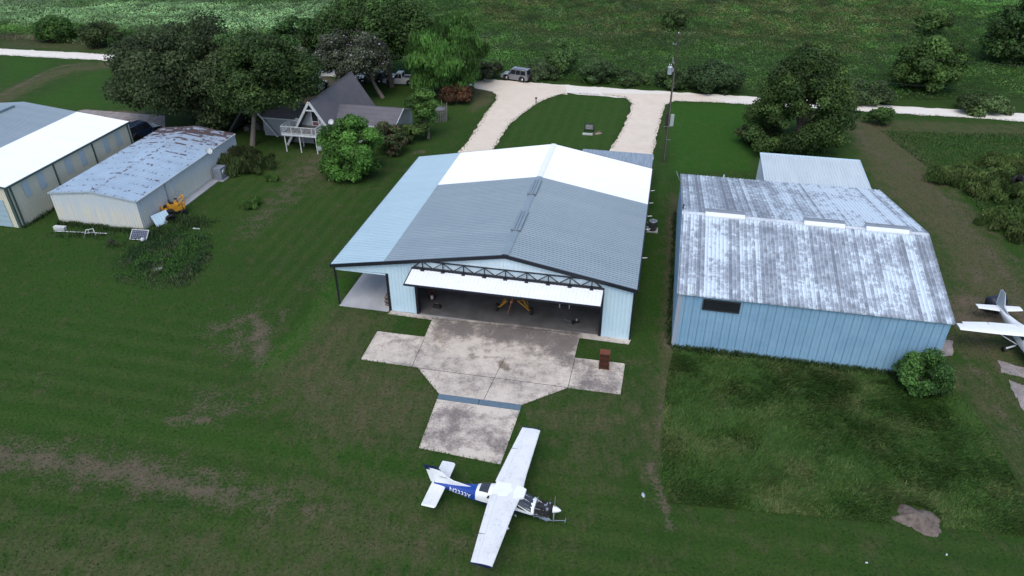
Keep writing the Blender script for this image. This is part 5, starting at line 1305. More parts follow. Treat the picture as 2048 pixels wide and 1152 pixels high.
# ------------------------------------------------------------------ scrap beside the tan shed
def tl(px,py,z=0): return G(px,py,z)
p=G(356,428); t=thing('yellow_machine','old yellow tractor loader with upright mast rusting beside the tan shed','tractor',p,TT+.9)
mb=MB(); mb.box(-.8,.5,-.45,.45,.55,1.15); mb.prism([(-.8,1.15),(-.75,1.35),(.2,1.35),(.5,1.15)],-.42,.42); mb.build('body',MT['yellow'],t)
mb=MB(); mb.box(-1.5,-.85,-.55,.55,.75,.85); mb.box(-1.5,-1.4,-.55,.55,.85,1.3); mb.build('deck',MT['yellow'],t)
mb=MB(); mb.path([(.7,-.35,.3),(.9,-.35,1.9)],.07); mb.path([(.7,.35,.3),(.9,.35,1.9)],.07); mb.bar((.9,-.35,1.85),(.9,.35,1.85),.14); mb.bar((.78,-.35,1.0),(.78,.35,1.0),.1); mb.build('mast',MT['yellow'],t)
mb=MB(); mb.path([(0,-.5,1.2),(.8,-.4,1.7)],.05); mb.path([(0,.5,1.2),(.8,.4,1.7)],.05); mb.build('lift_arm',MT['yellow'],t)
mb=MB(); mb.box(-.55,-.15,-.22,.22,1.36,1.44); mb.box(-.6,-.5,-.22,.22,1.44,1.8); mb.build('seat',MT['dark'],t)
mb=MB(); mb.lathe([(.02,0),(.2,0),(.2,.03)],(.15,0,1.75),12); mb.tube((.3,0,1.3),(.15,0,1.75),.025); mb.build('steering_wheel',MT['dark'],t)
for x_,r_ in((-.9,.55),(.5,.34)):
    for y_ in(-.62,.62): wheel(t,(x_,y_,r_),r_,.26)
p=G(343,443); mb=MB(); mb.lathe([(.28,-.13),(.42,-.15),(.5,-.08),(.5,.08),(.42,.15),(.28,.13),(.26,0),(.28,-.13)],(0,0,0),20,'y'); t=tag(mb.build('old_tire',MT['rubber']),'old black tire leaning in the weeds beside the yellow machine','tire'); t.location=(p.x,p.y,.42); t.rotation_euler=(.5,0,.6)
p=G(326,447); t=thing('metal_sheet','white sheet metal panel leaning on the tan shed by the tire','metal panel',p,TT+1.2)
mb=MB(); mb.ribs(lambda q:(-.9+q,-.25,.05),lambda q:(-.9+q,.35,1.15),(0,-.9,.4),1.8,.3,.03,.06,.03); mb.build('sheet',MT['white'],t); mb=MB(); mb.bar((-.9,-.26,.03),(.9,-.26,.03),.04); mb.build('edge',MT['steel'],t)
p=G(333,449); q_=tw(.35,6.2,1.75); mb=MB(); mb.path([(p.x,p.y,.03),q_],.06); tag(mb.build('leaning_pipe',MT['steel']),'long grey pipe leaning against the tan shed side wall','pipe')
p=G(281,477); t=thing('solar_panel','white framed solar panel propped at the tan shed corner','solar panel',p,TT+.10)
Mx=Matrix.Rotation(math.radians(38),3,'X')
mb=MB(); mb.obox((0,0,.42),(1.75,1.05,.03),Mx); sp=mb.build('cell_panel',None or paint('solar_cells',(.02,.028,.06),(.035,.045,.085),2,.6,.15,spec=.6),t)
mb=MB()
for x_ in(-.87,.87): mb.obox(Vector((0,0,.42))+Mx@Vector((x_,0,.012)),(.06,1.12,.06),Mx)
for y_ in(-.53,.53): mb.obox(Vector((0,0,.42))+Mx@Vector((0,y_,.014)),(1.72,.06,.06),Mx)
mb.build('frame',MT['housewhite'],t)
mb=MB()
for k_ in range(1,9): mb.obox(Vector((0,0,.42))+Mx@Vector((-.87+k_*.194,0,.018)),(.012,1.0,.006),Mx)
for k_ in range(1,5): mb.obox(Vector((0,0,.42))+Mx@Vector((0,-.53+k_*.212,.022)),(1.7,.012,.006),Mx)
mb.build('grid_line',MT['steel'],sp)
mb=MB(); mb.bar((-.7,.25,.0),(-.7,.3,.62),.05); mb.bar((.7,.25,.0),(.7,.3,.62),.05); mb.build('prop_leg',MT['steel'],t)
p=G(291,479); mb=MB(); mb.lathe([(.01,.30),(.12,.27),(.2,.14),(.24,0),(.01,0)],n=12); t=tag(mb.build('white_bucket',MT['housewhite']),'small white crumpled tub lying on the solar panel edge','tub'); t.location=(p.x,p.y-.5,.25); t.rotation_euler=(.7,.3,0)
a_,b_=G(108,462,.12),G(214,467,.18); mb=MB(); mb.path([a_,b_],.055,8); tag(mb.build('white_pipe',MT['housewhite']),'long white pipe lying in the grass before the tan shed','pipe')
p=G(121,459); mb=MB(); mb.box(-.6,.6,-.2,.2,0,.32); mb.box(-.62,.62,-.22,.22,.32,.36); t=tag(mb.build('white_cooler',MT['housewhite']),'low white box at the left end of the long white pipe','box'); t.location=p; t.rotation_euler=(0,0,-.15)
p=G(180,471); t=thing('step_ladder','pale folding frame lying over the white pipe','step ladder',p,.3)
mb=MB(); mb.path([(-.5,-.3,.02),(-.3,.35,.5),(.35,.45,.5),(.55,-.15,.02)],.035); mb.build('rail',MT['housewhite'],t); mb=MB(); mb.path([(-.4,.03,.26),(.45,.15,.26)],.03); mb.path([(-.1,.38,.5),(.05,-.35,.02)],.03); mb.build('rung',MT['steel'],t)
p=G(229,487); mb=MB(); mb.lathe([(.01,0),(.2,0),(.24,.1),(.22,.5),(.1,.62),(.01,.64)],n=10); t=tag(mb.build('black_jug',MT['rubber']),'black plastic jug tipped in the grass near the solar panel','jug'); t.location=(p.x,p.y,.05); t.rotation_euler=(.35,-.5,0)
p=G(393,458); mb=MB(); mb.obox((0,0,.05),(.8,.16,.05)); t=tag(mb.build('white_plank',MT['housewhite']),'short white plank in the weeds right of the tire','plank'); t.location=p; t.rotation_euler=(0,0,-.2)
p=G(316,541); mb=MB(); mb.obox((0,0,.12),(.8,.3,.16),Matrix.Rotation(.5,3,'Z')); t=tag(mb.build('grey_stone',MT['porch_conc']),'grey concrete block in the middle of the weed patch','block'); t.location=p
p=G(441,363); t=thing('ac_unit','grey window air conditioner housing standing by the tan shed wall','air conditioner',tw(.95,13.4),TT)
mb=MB(); mb.box(-.55,.45,-.6,.6,.12,1.55); mb.build('cabinet',paint('ac_grey',(.20,.23,.27),(.15,.17,.2),2,.6),t)
mb=MB(); mb.lathe([(.01,0),(.45,0),(.45,.04),(.01,.05)],(.46,0,.9),18,'x'); mb.build('fan_guard',MT['chrome'],t); mb=MB(); mb.box(-.6,.6,-.7,.7,0,.12); mb.build('pad',MT['porch_conc'],t)
# tank by the second airplane, red tractor, heap and litter
p=G(1985,620); t=thing('fuel_tank_trailer','dark tank trailer by the tail of the white airplane','trailer',p,.3)
mb=MB(); mb.lathe([(.02,-.85),(.38,-.82),(.5,-.7),(.5,.7),(.38,.82),(.02,.85)],(0,0,.95),16,'x'); mb.build('tank',paint('tank_dark',(.022,.03,.05),(.03,.03,.035),2,.6,.5),t)
mb=MB(); mb.box(-1.0,1.4,-.4,.4,.38,.46); mb.build('frame',MT['dark'],t)
for y_ in(-.55,.55): wheel(t,(-.1,y_,.32),.32,.2)
p=G(2043,373); t=thing('red_tractor','small faded red tractor in the weeds at the right edge','tractor',p,.3)
mb=MB(); mb.box(-.2,1.3,-.3,.3,.6,1.15); mb.build('hood',MT['redcar'],t); mb=MB(); mb.box(-.7,-.1,-.3,.3,.9,1.0); mb.box(-.75,-.65,-.3,.3,1.0,1.45); mb.build('seat',MT['dark'],t)
for x_,r_ in((-.5,.6),(1.0,.36)):
    for y_ in(-.6,.6): wheel(t,(x_,y_,r_),r_,.28)
def blob(name,p,rx,ry,h,mat,label,cat,seed=1):
    n=44; m_=16; rings=[]
    for i in range(m_+1):
        q=i/m_; R=[]
        for k_ in range(n):
            a_=2*pi*k_/n; wob=.45+.9*vnoise(np.array([3+2*math.cos(a_)]),np.array([seed+2*math.sin(a_)]),1,3,seed)[0]
            x_,y_=rx*q*wob*math.cos(a_),ry*q*wob*math.sin(a_)
            z_=h*(1-q**1.6)*(.35+.9*vnoise(np.array([x_]),np.array([y_]),1.3,4,seed)[0])+.22*h*(vnoise(np.array([x_]),np.array([y_]),4.5,2,seed)[0]-.5)*(1-q)-.06*q
            R.append((x_,y_,z_))
        rings.append(R)
    mb=MB(); mb.loft(rings,True,False); o=mb.build(name,mat); o.location=p; return tag(o,label,cat)
MT['soil']=paint('grey_soil',(.165,.135,.115),(.075,.060,.050),3.5,1,.95,bump=.8)
blob('dirt_mound',G(1830,1038),1.5,1.25,.55,MT['soil'],'grey brown dirt mound in the tall grass','dirt mound',3).rotation_euler=(0,0,-.5)
p=G(1287,990); blob('crumpled_bag',p,.16,.34,.12,paint('plastic_film',(.45,.5,.55),(.2,.22,.25),6,.9,.35),'crumpled pale plastic bag on the lawn edge','bag',5)
p=G(1415,903); 
for k_,(px_,py_,lb) in enumerate(((1733,1126,'small pale scrap of litter on the lower right lawn'),(1893,1110,'tiny pale scrap of litter nearest the lower right corner'),(1031,1032,'small pale scrap of paper by the airplane wing edge'),(1084,165.5,'pale scrap at the road edge behind the silver suv'))):
    o=MB().obox((0,0,.03),(.14,.08,.04),Matrix.Rotation(k_,3,'Z')).build('litter',MT['housewhite']); o.location=G(px_,py_); tag(o,lb,'litter')
# weathered stake enclosure beside the drive
p=G(880,240); t=thing('stake_enclosure','weathered grey stake enclosure with mesh top beside the shrubs','enclosure',p,HT)
MT['oldwood']=paint('silvered_wood',(.30,.29,.26),(.14,.13,.11),3,.9,.9,stretch=(3,3,.5))
mb=MB(); rng=random.Random(2)
for k_ in range(26):
    a_=2*pi*k_/26; x_,y_=1.0*math.cos(a_),1.0*math.sin(a_); hh=rng.uniform(1.5,2.0) if k_%6 else 2.6
    mb.path([(x_,y_,0),(x_*1.02+rng.uniform(-.1,.1),y_*1.02,hh)],.05,5,.03)
mb.build('stake',MT['oldwood'],t)
mb=MB()
for z_ in(.5,1.4):
    mb=MB(); mb.path([(1.02*math.cos(a_),1.02*math.sin(a_),z_) for a_ in np.linspace(0,2*pi,17)],.03,5); mb.build('hoop',MT['oldwood'],t)
mb=MB(); mb.lathe([(.01,1.75),(.6,1.72),(.98,1.6)],n=18); mb.build('mesh_cover',paint('mesh_grey',(.16,.17,.18),(.08,.085,.09),8,.8,.8),t)
# ------------------------------------------------------------------ vegetation
def leaf_cards(C,Nrm,a,b,rg):
    n=len(C); Nrm=Nrm/np.linalg.norm(Nrm,axis=1,keepdims=True)
    r=rg.normal(size=(n,3)); t1=np.cross(Nrm,r); t1/=np.linalg.norm(t1,axis=1,keepdims=True)+1e-9; t2=np.cross(Nrm,t1)
    a=a[:,None]; b=b[:,None]
    V=np.stack([C-t1*a,C+t2*b,C+t1*a,C-t2*b],1).reshape(-1,3)
    Q=np.arange(n*4).reshape(n,4); return V,Q
def crown_points(rg,c,rad,nl,lr,n,zmin=-.45,flat=0,shape=None,droop=0):
    c=np.array(c,float); rad=np.array(rad,float)
    d=rg.normal(size=(nl*4,3)); d/=np.linalg.norm(d,axis=1,keepdims=True); d=d[d[:,2]>(zmin if shape!='cone' else -2)][:nl]; nl=len(d)
    rr=(rg.uniform(.45,1.0,nl)**.8)[:,None]
    if shape=='cone':
        h=rg.uniform(0.02,1,nl)**.9; ang=rg.uniform(0,2*np.pi,nl); w=(1-.80*h**2.3)*rg.uniform(.30,1.0,nl)**.5*(1-.25*(h<.12))
        lc=c+np.stack([rad[0]*w*np.cos(ang),rad[1]*w*np.sin(ang),rad[2]*(2*h-1)*.9],1)
    else: lc=c+d*rr*rad
    e=rg.normal(size=(6,3)); e/=np.linalg.norm(e,axis=1,keepdims=True); am=rg.uniform(-.28,.34,6)
    if shape!='cone': lc=c+(lc-c)*(1+(np.clip(d@e.T,0,1)**2*am).sum(1))[:,None]
    lrad=lr*rg.uniform(.45,1.45,nl)*rad.mean()
    per=rg.dirichlet(np.ones(nl)*5)*n*0+np.maximum(6,(lrad**2/np.sum(lrad**2)*n)).astype(int)[:nl]
    per=per.astype(int); idx=np.repeat(np.arange(nl),per); m=len(idx)
    u=rg.normal(size=(m,3)); u[:,2]+=.35; u/=np.linalg.norm(u,axis=1,keepdims=True)
    rs=lrad[idx]*(.35+rg.random(m)**.6*1.0)
    sc=np.array([1,1,.72])
    P=lc[idx]+u*rs[:,None]*sc
    if droop: P[:,2]-=droop*rg.random(m)*(np.hypot(*(P[:,:2]-c[:2]).T)/rad[0])**2
    Nn=u*sc[::-1]+rg.normal(size=(m,3))*.55+np.array([0,0,.25])
    return P,Nn,idx,lc,lrad
def tree(name,label,cat,base,c,rad,n,col,col2,leaf=(.14,.26),nl=46,lr=.34,tr=.3,seed=1,group=None,zmin=-.45,shape=None,bark='bark',dots=None,trunk=True,upright=0,droop=0,fork=None,limbs=7,cut=None):
    nl=int(nl*1.6); lr*=.80
    rg=np.random.default_rng(seed); t=thing(name,label,cat,tuple(base),0,group); base=np.array(base,float)
    P,Nn,idx,lc,lrad=crown_points(rg,c,rad,nl,lr,n,zmin,shape=shape,droop=droop)
    P[:,2]=np.maximum(P[:,2],.08)
    if cut is not None:
        k=~cut(P); P,Nn,idx=P[k],Nn[k],idx[k]
    a=rg.uniform(leaf[0],leaf[1],len(P)); b=a*rg.uniform(.45,.75,len(P))
    if upright:
        Nn[:,2]*=.15; 
    lb=rg.uniform(.50,1.50,len(lc))[idx]; hue=rg.random(len(lc))[idx]*.6+rg.random(len(P))*.4
    colr=1.52*np.array((1.06,1.03,.86))*(np.array(col)*(1-hue[:,None])+np.array(col2)*hue[:,None])*(lb*rg.uniform(.65,1.35,len(P)))[:,None]
    if dots:
        k=rg.random(len(P))<dots[1]; colr[k]=np.array(dots[0])*rg.uniform(.6,1.2,(k.sum(),1))
    V,Q=leaf_cards(P-base,Nn,a,b,rg)
    if upright:
        Vr=V.reshape(-1,4,3); ctr=Vr.mean(1,keepdims=True); dz=rg.uniform(.6,1.4,len(P))[:,None]*a[:,None]*upright
        Vr[:,0]=ctr[:,0]-np.c_[np.zeros(len(P)),np.zeros(len(P)),dz[:,0]]; lean=rg.normal(size=(len(P),2))*.35*a[:,None]
        Vr[:,2]=ctr[:,0]+np.c_[lean,dz[:,0]]; V=Vr.reshape(-1,3)
    fast_mesh('crown',V,Q,MT['leaf'],np.repeat(colr,4,0),t)
    if trunk:
        mb=MB(); rr=random.Random(seed); cc=Vector(np.array(c)-base); fk=Vector((cc.x*.35,cc.y*.35,max(.5,(cc.z-rad[2]*.45) if fork is None else fork)))
        mid=fk*.5+Vector((rr.uniform(-.15,.15),rr.uniform(-.15,.15),0))
        mb.tube((0,0,-.05),mid,tr*1.15,tr*.92,10); mb.tube(mid,fk,tr*.92,tr*.8,10)
        sel=sorted(range(len(lc)),key=lambda i:rr.random())[:limbs]
        for i in sel:
            e=Vector(lc[i]-base); m1=fk.lerp(e,.5)+Vector((0,0,.12*(e-fk).length*.5)); mb.path([fk,m1,e],tr*.55,6,tr*.12)
            for q in range(2):
                e2=e+Vector((rr.uniform(-1,1),rr.uniform(-1,1),rr.uniform(-.2,.6)))*lrad[i]*.8; mb.tube(m1.lerp(e,.6),e2,tr*.2,tr*.06,5)
        mb.build('trunk',MT[bark],t)
    return t
DK=(.027,.047,.019); DK2=(.042,.060,.024); MG=(.030,.078,.020); MG2=(.052,.10,.028); BG=(.052,.125,.026); BG2=(.075,.15,.032)
b0=G(420,258)
tree('live_oak','large dark live oak spreading behind the rusty tan shed','tree',(-42.5,97.0,0),(-43.8,97.5,6.4),(10.0,8.2,5.7),84000,(.024,.040,.019),(.038,.054,.026),(.14,.27),110,.25,.55,11,zmin=-.9,limbs=10,cut=lambda P:(P[:,0]<-41)&(P[:,1]<98)&(P[:,2]<4.2+.25*np.sin(P[:,0]*2.1)))
b0=G(505,292)
tree('oak_tree','mid green oak with a pale forked trunk beside the a-frame house','tree',b0,(b0.x+1.6,b0.y+3.0,8.1),(6.6,5.6,4.8),46000,(.026,.055,.019),(.042,.072,.025),(.13,.25),70,.28,.34,12,bark='palebark',fork=3.6,zmin=-.55)
b0=G(766,196)
tree('crape_myrtle','crape myrtle tree with grey green crown dotted in white blossom','tree',b0,(b0.x-3.6,b0.y+.3,5.9),(5.2,4.4,3.3),30000,(.040,.052,.036),(.062,.075,.052),(.12,.22),64,.27,.30,13,bark='palebark',fork=2.4,zmin=-.7,dots=((.36,.33,.36),.075))
tree('shade_tree','big dark green tree behind the crape myrtle by the road','tree',(-19.0,114.5,0),(-20.6,117.0,8.3),(8.6,6.6,5.4),42000,(.028,.060,.020),(.045,.084,.026),(.16,.30),76,.27,.4,14,zmin=-.8)
tree('chinaberry_tree','feathery bright green tree at the mouth of the left driveway','tree',(-10.2,109.0,0),(-10.6,109.6,5.3),(4.7,4.2,4.6),34000,(.042,.105,.027),(.070,.150,.040),(.16,.30),60,.28,.26,15,upright=1.3,zmin=-.8)
tree('chinaberry_tree','darker feathery tree just behind the bright green driveway tree','tree',(-7.8,113.5,0),(-8.6,113.5,6.2),(4.3,3.6,4.3),18000,(.034,.085,.024),(.055,.115,.033),(.16,.30),48,.28,.22,16,upright=1.3,zmin=-.8)
tree('crape_myrtle','smaller pale grey green tree left of the white blossoming one','tree',(-32.0,108.5,0),(-32.2,108.5,4.8),(2.6,2.4,2.8),8000,(.060,.080,.055),(.085,.10,.07),(.12,.22),20,.36,.14,17,bark='palebark',dots=((.35,.34,.36),.03))
tree('shade_tree','dark tree seen between the oak crown and the crape myrtle','tree',(-34.5,121.5,0),(-34.5,121.5,4.6),(4.2,3.6,3.6),12000,DK,MG,(.18,.32),26,.36,.25,18)
b0=G(690,362)
tree('young_tree','leafy light green tree standing alone before the a-frame balcony','tree',b0,(b0.x+.6,b0.y+.8,3.3),(3.3,2.9,3.2),26000,(.042,.110,.024),(.068,.150,.036),(.10,.20),62,.28,.12,19,zmin=-.95,fork=.8)
b0=G(857,277)
tree('column_shrub','tall narrow leafy shrub with a bare trunk near the stake enclosure','shrub',b0,(b0.x-.55,b0.y+.3,4.2),(1.75,1.6,2.4),9000,(.036,.085,.022),(.06,.115,.03),(.11,.2),24,.38,.18,20,zmin=-.8,bark='palebark',fork=1.6)
b0=G(779,308)
tree('flowering_shrub','dark shrub with dull red blossom before the right house wing','shrub',b0,(b0.x,b0.y+.5,2.1),(1.9,1.6,1.9),7500,(.032,.055,.024),(.05,.07,.03),(.10,.18),22,.38,.08,21,zmin=-.8,dots=((.16,.07,.075),.16))
b0=G(822,288)
tree('hedge_shrub','low rounded green shrub at the right end of the house wing','shrub',b0,(b0.x,b0.y+.8,1.2),(2.3,1.5,1.2),6000,DK2,MG2,(.10,.18),20,.4,.06,22,zmin=-.6)
b0=G(912,208)
tree('russet_bush','rust brown bush beside the left driveway','bush',b0,(b0.x,b0.y+.6,1.35),(2.5,1.6,1.35),6500,(.085,.035,.025),(.06,.045,.025),(.12,.22),20,.4,.06,23,zmin=-.6)
b0=G(1590,300)
tree('cedar_tree','broad dark cedar standing behind the pale storage shed','tree',(36.3,88.6,0),(36.6,89.6,6.0),(6.9,6.0,6.8),70000,(.018,.042,.014),(.052,.088,.026),(.11,.21),120,.185,.42,24,shape='cone',fork=3.0)
b0=G(1505,290)
tree('under_shrub','dark shrub in the shade at the left foot of the cedar','shrub',b0,(b0.x+.4,b0.y+.6,1.1),(2.6,1.6,1.1),5000,(.024,.04,.018),(.04,.05,.024),(.12,.2),18,.4,.05,25,zmin=-.5)
tree('willow_tree','loose mid green tree across the road on the right','tree',(65.0,112.0,0),(64.0,113.0,3.9),(5.4,4.2,4.0),30000,(.036,.075,.022),(.055,.10,.03),(.16,.30),64,.27,.25,26,zmin=-.9)
tree('vine_tree','rounded vine covered tree behind the roadside hedge','tree',(8.4,122.0,0),(8.3,122.0,2.9),(2.3,2.0,2.2),8000,(.040,.085,.028),(.06,.11,.04),(.14,.26),22,.4,.14,27,zmin=-.7,droop=.8)
tree('field_tree','dense green tree at the far right edge beyond the road','tree',(86.5,128.0,0),(87.0,128.5,4.6),(5.8,4.6,4.8),26000,DK,MG,(.18,.34),54,.29,.3,28,zmin=-.9)
tree('field_bush','single round dark bush alone in the middle of the far field','bush',(32.7,152.0,0),(32.7,152.2,1.9),(2.4,2.0,1.9),6000,(.030,.06,.02),(.045,.075,.026),(.18,.32),20,.4,.1,29,zmin=-.6)
tree('field_tree','small pale top tree in the far right corner field','tree',(82,148,0),(82,148,2.3),(3,2.6,2.3),6000,(.045,.09,.028),(.06,.11,.035),(.2,.34),20,.4,.12,30,zmin=-.6)
k=31
for px,py,rx,h_,lb,cA,cB in ((968,166,2.6,2.6,'dark twiggy bush just left of the silver suv',(.028,.042,.024),(.045,.055,.032)),(1200,170,3.2,3.0,'round dark roadside bush right of the vine covered tree',(.026,.052,.024),(.04,.07,.03)),
    (1345,183,3.0,2.8,'dark roadside bush directly behind the utility pole',(.026,.052,.022),(.04,.07,.028)),(1425,187,4.2,3.4,'widest dark roadside bush right of the utility pole',(.024,.050,.022),(.038,.066,.028)),
    (1085,163,2.8,2.0,'low grey green roadside bush right of the silver suv',(.036,.06,.03),(.05,.075,.036)),(1270,178,2.6,1.7,'low roadside bush midway along the road edge growth',(.034,.065,.026),(.05,.08,.034)),
    (192,100,3.8,4.2,'dark bush beyond the road next to the live oak',DK,DK2),(105,86,4.4,4.0,'lighter bush beyond the road at the far left',MG,MG2),(240,100,2.4,2.6,'small dark bush touching the live oak crown',DK,MG),(1740,212,3.6,2.6,'grey green brush clump beyond the right road',(.038,.065,.03),(.055,.085,.04)),(1980,232,3.5,2.4,'pale brush clump beyond the road near the right edge',(.05,.085,.035),(.07,.11,.045))):
    b0=G(px,py); b0=b0+Vector((0,1.2,0))
    tree('roadside_bush',lb,'bush',b0,(b0.x,b0.y+.8,h_*.48),(rx,rx*.75,h_*.52),int(3500*rx*.8),cA,cB,(.14,.26),int(7*rx),.36,.07,k,'bushes along the far side of the road',zmin=-.6); k+=1
b0=G(1757,250)
tree('small_bush','small leggy bush at the road edge beside the dirt track','bush',b0,(b0.x,b0.y+.4,1.1),(1.7,1.3,1.1),4500,(.034,.075,.022),(.05,.095,.03),(.11,.2),18,.4,.06,44,zmin=-.6)
for px,py,rx,ry,h_,lb in ((1925,368,4.6,2.4,1.5,'sprawling weed mound beside the dirt track'),(2015,345,3.2,2.6,1.6,'upper weed mound near the right edge'),(2030,410,3.4,3.0,1.4,'lower weed mound near the red tractor'),(2046,470,3.0,3.2,1.2,'weed mound furthest down the right edge')):
    b0=G(px,py)
    tree('weed_mound',lb,'bush',b0,(b0.x,b0.y+.8,h_*.4),(rx,ry,h_*.6),int(2600*rx*.8),(.042,.088,.026),(.072,.092,.036),(.12,.24),int(9*rx),.26,.05,k,'weed mounds in the right hand field',zmin=-.3,trunk=False,upright=.9); k+=1
b0=G(1858,792)
tree('corner_bush','bushy green shrub growing at the right corner of the blue building','bush',b0,(b0.x-.5,b0.y+.9,1.45),(1.75,1.5,1.65),13000,(.028,.070,.026),(.058,.13,.034),(.07,.13),36,.34,.08,50,zmin=-.7)
b0=G(490,345)
tree('tall_plants','clump of tall dark stemmed plants at the tan shed corner','plants',b0,(b0.x-.2,b0.y+.5,1.1),(2.6,1.9,1.3),9000,(.040,.07,.026),(.06,.075,.034),(.10,.19),26,.33,.05,51,zmin=-.4,trunk=False,upright=1.6)
for px,py,r_,lb in((541,362,.95,'bright grass tuft alone on the lawn left of the light green tree'),(506,416,1.3,'pale low tuft on the lawn below the tall plants')):
    b0=G(px,py); tree('grass_tuft',lb,'grass tuft',b0,(b0.x,b0.y+.2,.32),(r_,r_*.7,.42),1800,(.045,.11,.026),(.07,.12,.04),(.08,.15),10,.4,.05,k,zmin=-.2,trunk=False,upright=1.7); k+=1

# ---- blades of tall grass
def blades(name,P,h,lean,w,cols,kind='stuff'):
    n=len(P); rg=np.random.default_rng(5); side=np.c_[-lean[:,1],lean[:,0],np.zeros(n)]; side/=np.linalg.norm(side,axis=1,keepdims=True)+1e-6
    side=np.where(rg.random((n,1))<.5,side,np.c_[rg.normal(size=(n,2)),np.zeros(n)]); side/=np.linalg.norm(side,axis=1,keepdims=True)+1e-6
    w=w[:,None]; L=np.c_[lean,np.zeros(n)]
    p0=P; p1=P+L*.35*h[:,None]+np.c_[np.zeros((n,2)),h*.62]; p2=P+L*1.15*h[:,None]+np.c_[np.zeros((n,2)),h*.95]
    V=np.stack([p0-side*w,p0+side*w,p1+side*w*.8,p1-side*w*.8,p2+side*w*.15,p2-side*w*.15],1).reshape(-1,3)
    i=np.arange(n)[:,None]*6; Q=np.concatenate([i+np.array([0,1,2,3]),i+np.array([3,2,4,5])],0)
    o=fast_mesh(name,V,Q,MT['leaf'],np.repeat(cols,6,0)); return tag(o,kind=kind)
rg=np.random.default_rng(21)
TG=GP([(1347,697),(1500,712),(1650,730),(1800,752),(1870,760),(1930,800),(1985,880),(2048,985),(2200,1120),(2048,1072),(1700,1040),(1500,1022),(1332,1005),(1320,900),(1330,780)])
def scatter(poly,n):
    x0=min(p[0] for p in poly); x1=max(p[0] for p in poly); y0=min(p[1] for p in poly); y1=max(p[1] for p in poly)
    x=rg.uniform(x0,x1,n); y=rg.uniform(y0,y1,n); d=poly_sd(x,y,poly); k=d>0; return x[k],y[k],d[k]
x,y,d=scatter(TG,230000)
md=np.hypot((x-G(1830,1040).x)/1.0,(y-G(1830,1040).y)/.8); k=md>1.55; x,y,d=x[k],y[k],d[k]
n=len(x); f1=vnoise(x,y,.35,3,2); f2=vnoise(x,y,1.1,3,4); f3=vnoise(x,y,.16,3,8)
h=(.10+.28*f2)*np.clip(.45+d*.5,0,1)*rg.uniform(.6,1.3,n)*np.where(f3<.42,.75,1)
ang=-.55+(f1-.5)*5.0+rg.normal(size=n)*.75; mag=.45+.8*f2
lean=np.c_[np.cos(ang),np.sin(ang)]*mag[:,None]
tint=np.clip((vnoise(x,y,.5,4,6)-.50)*2.2+rg.normal(size=n)*.42,0,1)[:,None]
cols=(np.array((.058,.130,.025))*(1-tint)+np.array((.165,.185,.07))*tint)*rg.uniform(.6,1.4,(n,1))
blades('tall_grass',np.c_[x,y,np.zeros(n)],h,lean,rg.uniform(.014,.034,n),cols)
# a fringe of weeds along the foot of the blue wall and the tan shed
fx=[];fy=[]
for t_ in rg.uniform(0,19,2600):
    p=bw(t_,-.08-abs(rg.normal())*.25); fx.append(p.x); fy.append(p.y)
for t_ in rg.uniform(-9.9,0,1500):
    p=tw(t_,-.1-abs(rg.normal())*.35); fx.append(p.x); fy.append(p.y)
for t_ in rg.uniform(0,19,900):
    p=lw(.15+abs(rg.normal())*.2,t_); fx.append(p.x); fy.append(p.y)
for t_ in rg.uniform(0,24,1500):
    p=bw(-.08-abs(rg.normal())*.18,t_); fx.append(p.x); fy.append(p.y)
for px_,py_,sx_,sy_,m_ in((356,440,1.6,1.0,700),(300,474,2.0,.9,600),(170,470,2.6,.6,500),(395,448,1.3,.9,500),(232,492,.8,.5,120),(330,462,1.6,.7,500)):
    g_=G(px_,py_); fx+=list(g_.x+rg.normal(size=m_)*sx_*.7); fy+=list(g_.y+rg.normal(size=m_)*sy_*.7)
fx=np.array(fx); fy=np.array(fy); n=len(fx); an=rg.uniform(0,6.3,n)
blades('weeds',np.c_[fx,fy,np.zeros(n)],rg.uniform(.15,.5,n)*(.5+vnoise(fx,fy,.8,3,1)),np.c_[np.cos(an),np.sin(an)]*.5,rg.uniform(.02,.04,n),np.array((.035,.075,.024))*rg.uniform(.5,1.7,(n,1))*np.where(rg.random((n,1))<.25,np.array((1.8,1.1,1.2)),1))
# weed patch before the tan shed
WP=GP([(215,540),(235,495),(300,478),(340,462),(385,440),(430,470),(425,530),(380,575),(300,582),(230,565)])
x,y,d=scatter(WP,26000); n=len(x); f2=vnoise(x,y,.8,3,9); an=rg.uniform(0,6.3,n)
h=(.06+.62*np.clip(f2-.25,0,1))*np.clip(.3+d*.5,0,1)*rg.uniform(.5,1.4,n); k_=rg.random(n)<np.clip(.25+d*.35,0,1); x,y,d,h,f2,an=x[k_],y[k_],d[k_],h[k_],f2[k_],an[k_]; n=len(x)
tint=(vnoise(x,y,.45,3,12)>.52)[:,None]*.9*rg.random((n,1)); br=(vnoise(x,y,.6,3,14)>.58)[:,None]*rg.random((n,1))
cols=np.array((.040,.088,.030))*(1-tint)+np.array((.085,.20,.036))*tint; cols=cols*(1-br*.7)+np.array((.11,.095,.07))*br*.7
blades('weeds',np.c_[x,y,np.zeros(n)],h,np.c_[np.cos(an),np.sin(an)]*.45,rg.uniform(.02,.06,n),cols*rg.uniform(.6,1.4,(n,1)))
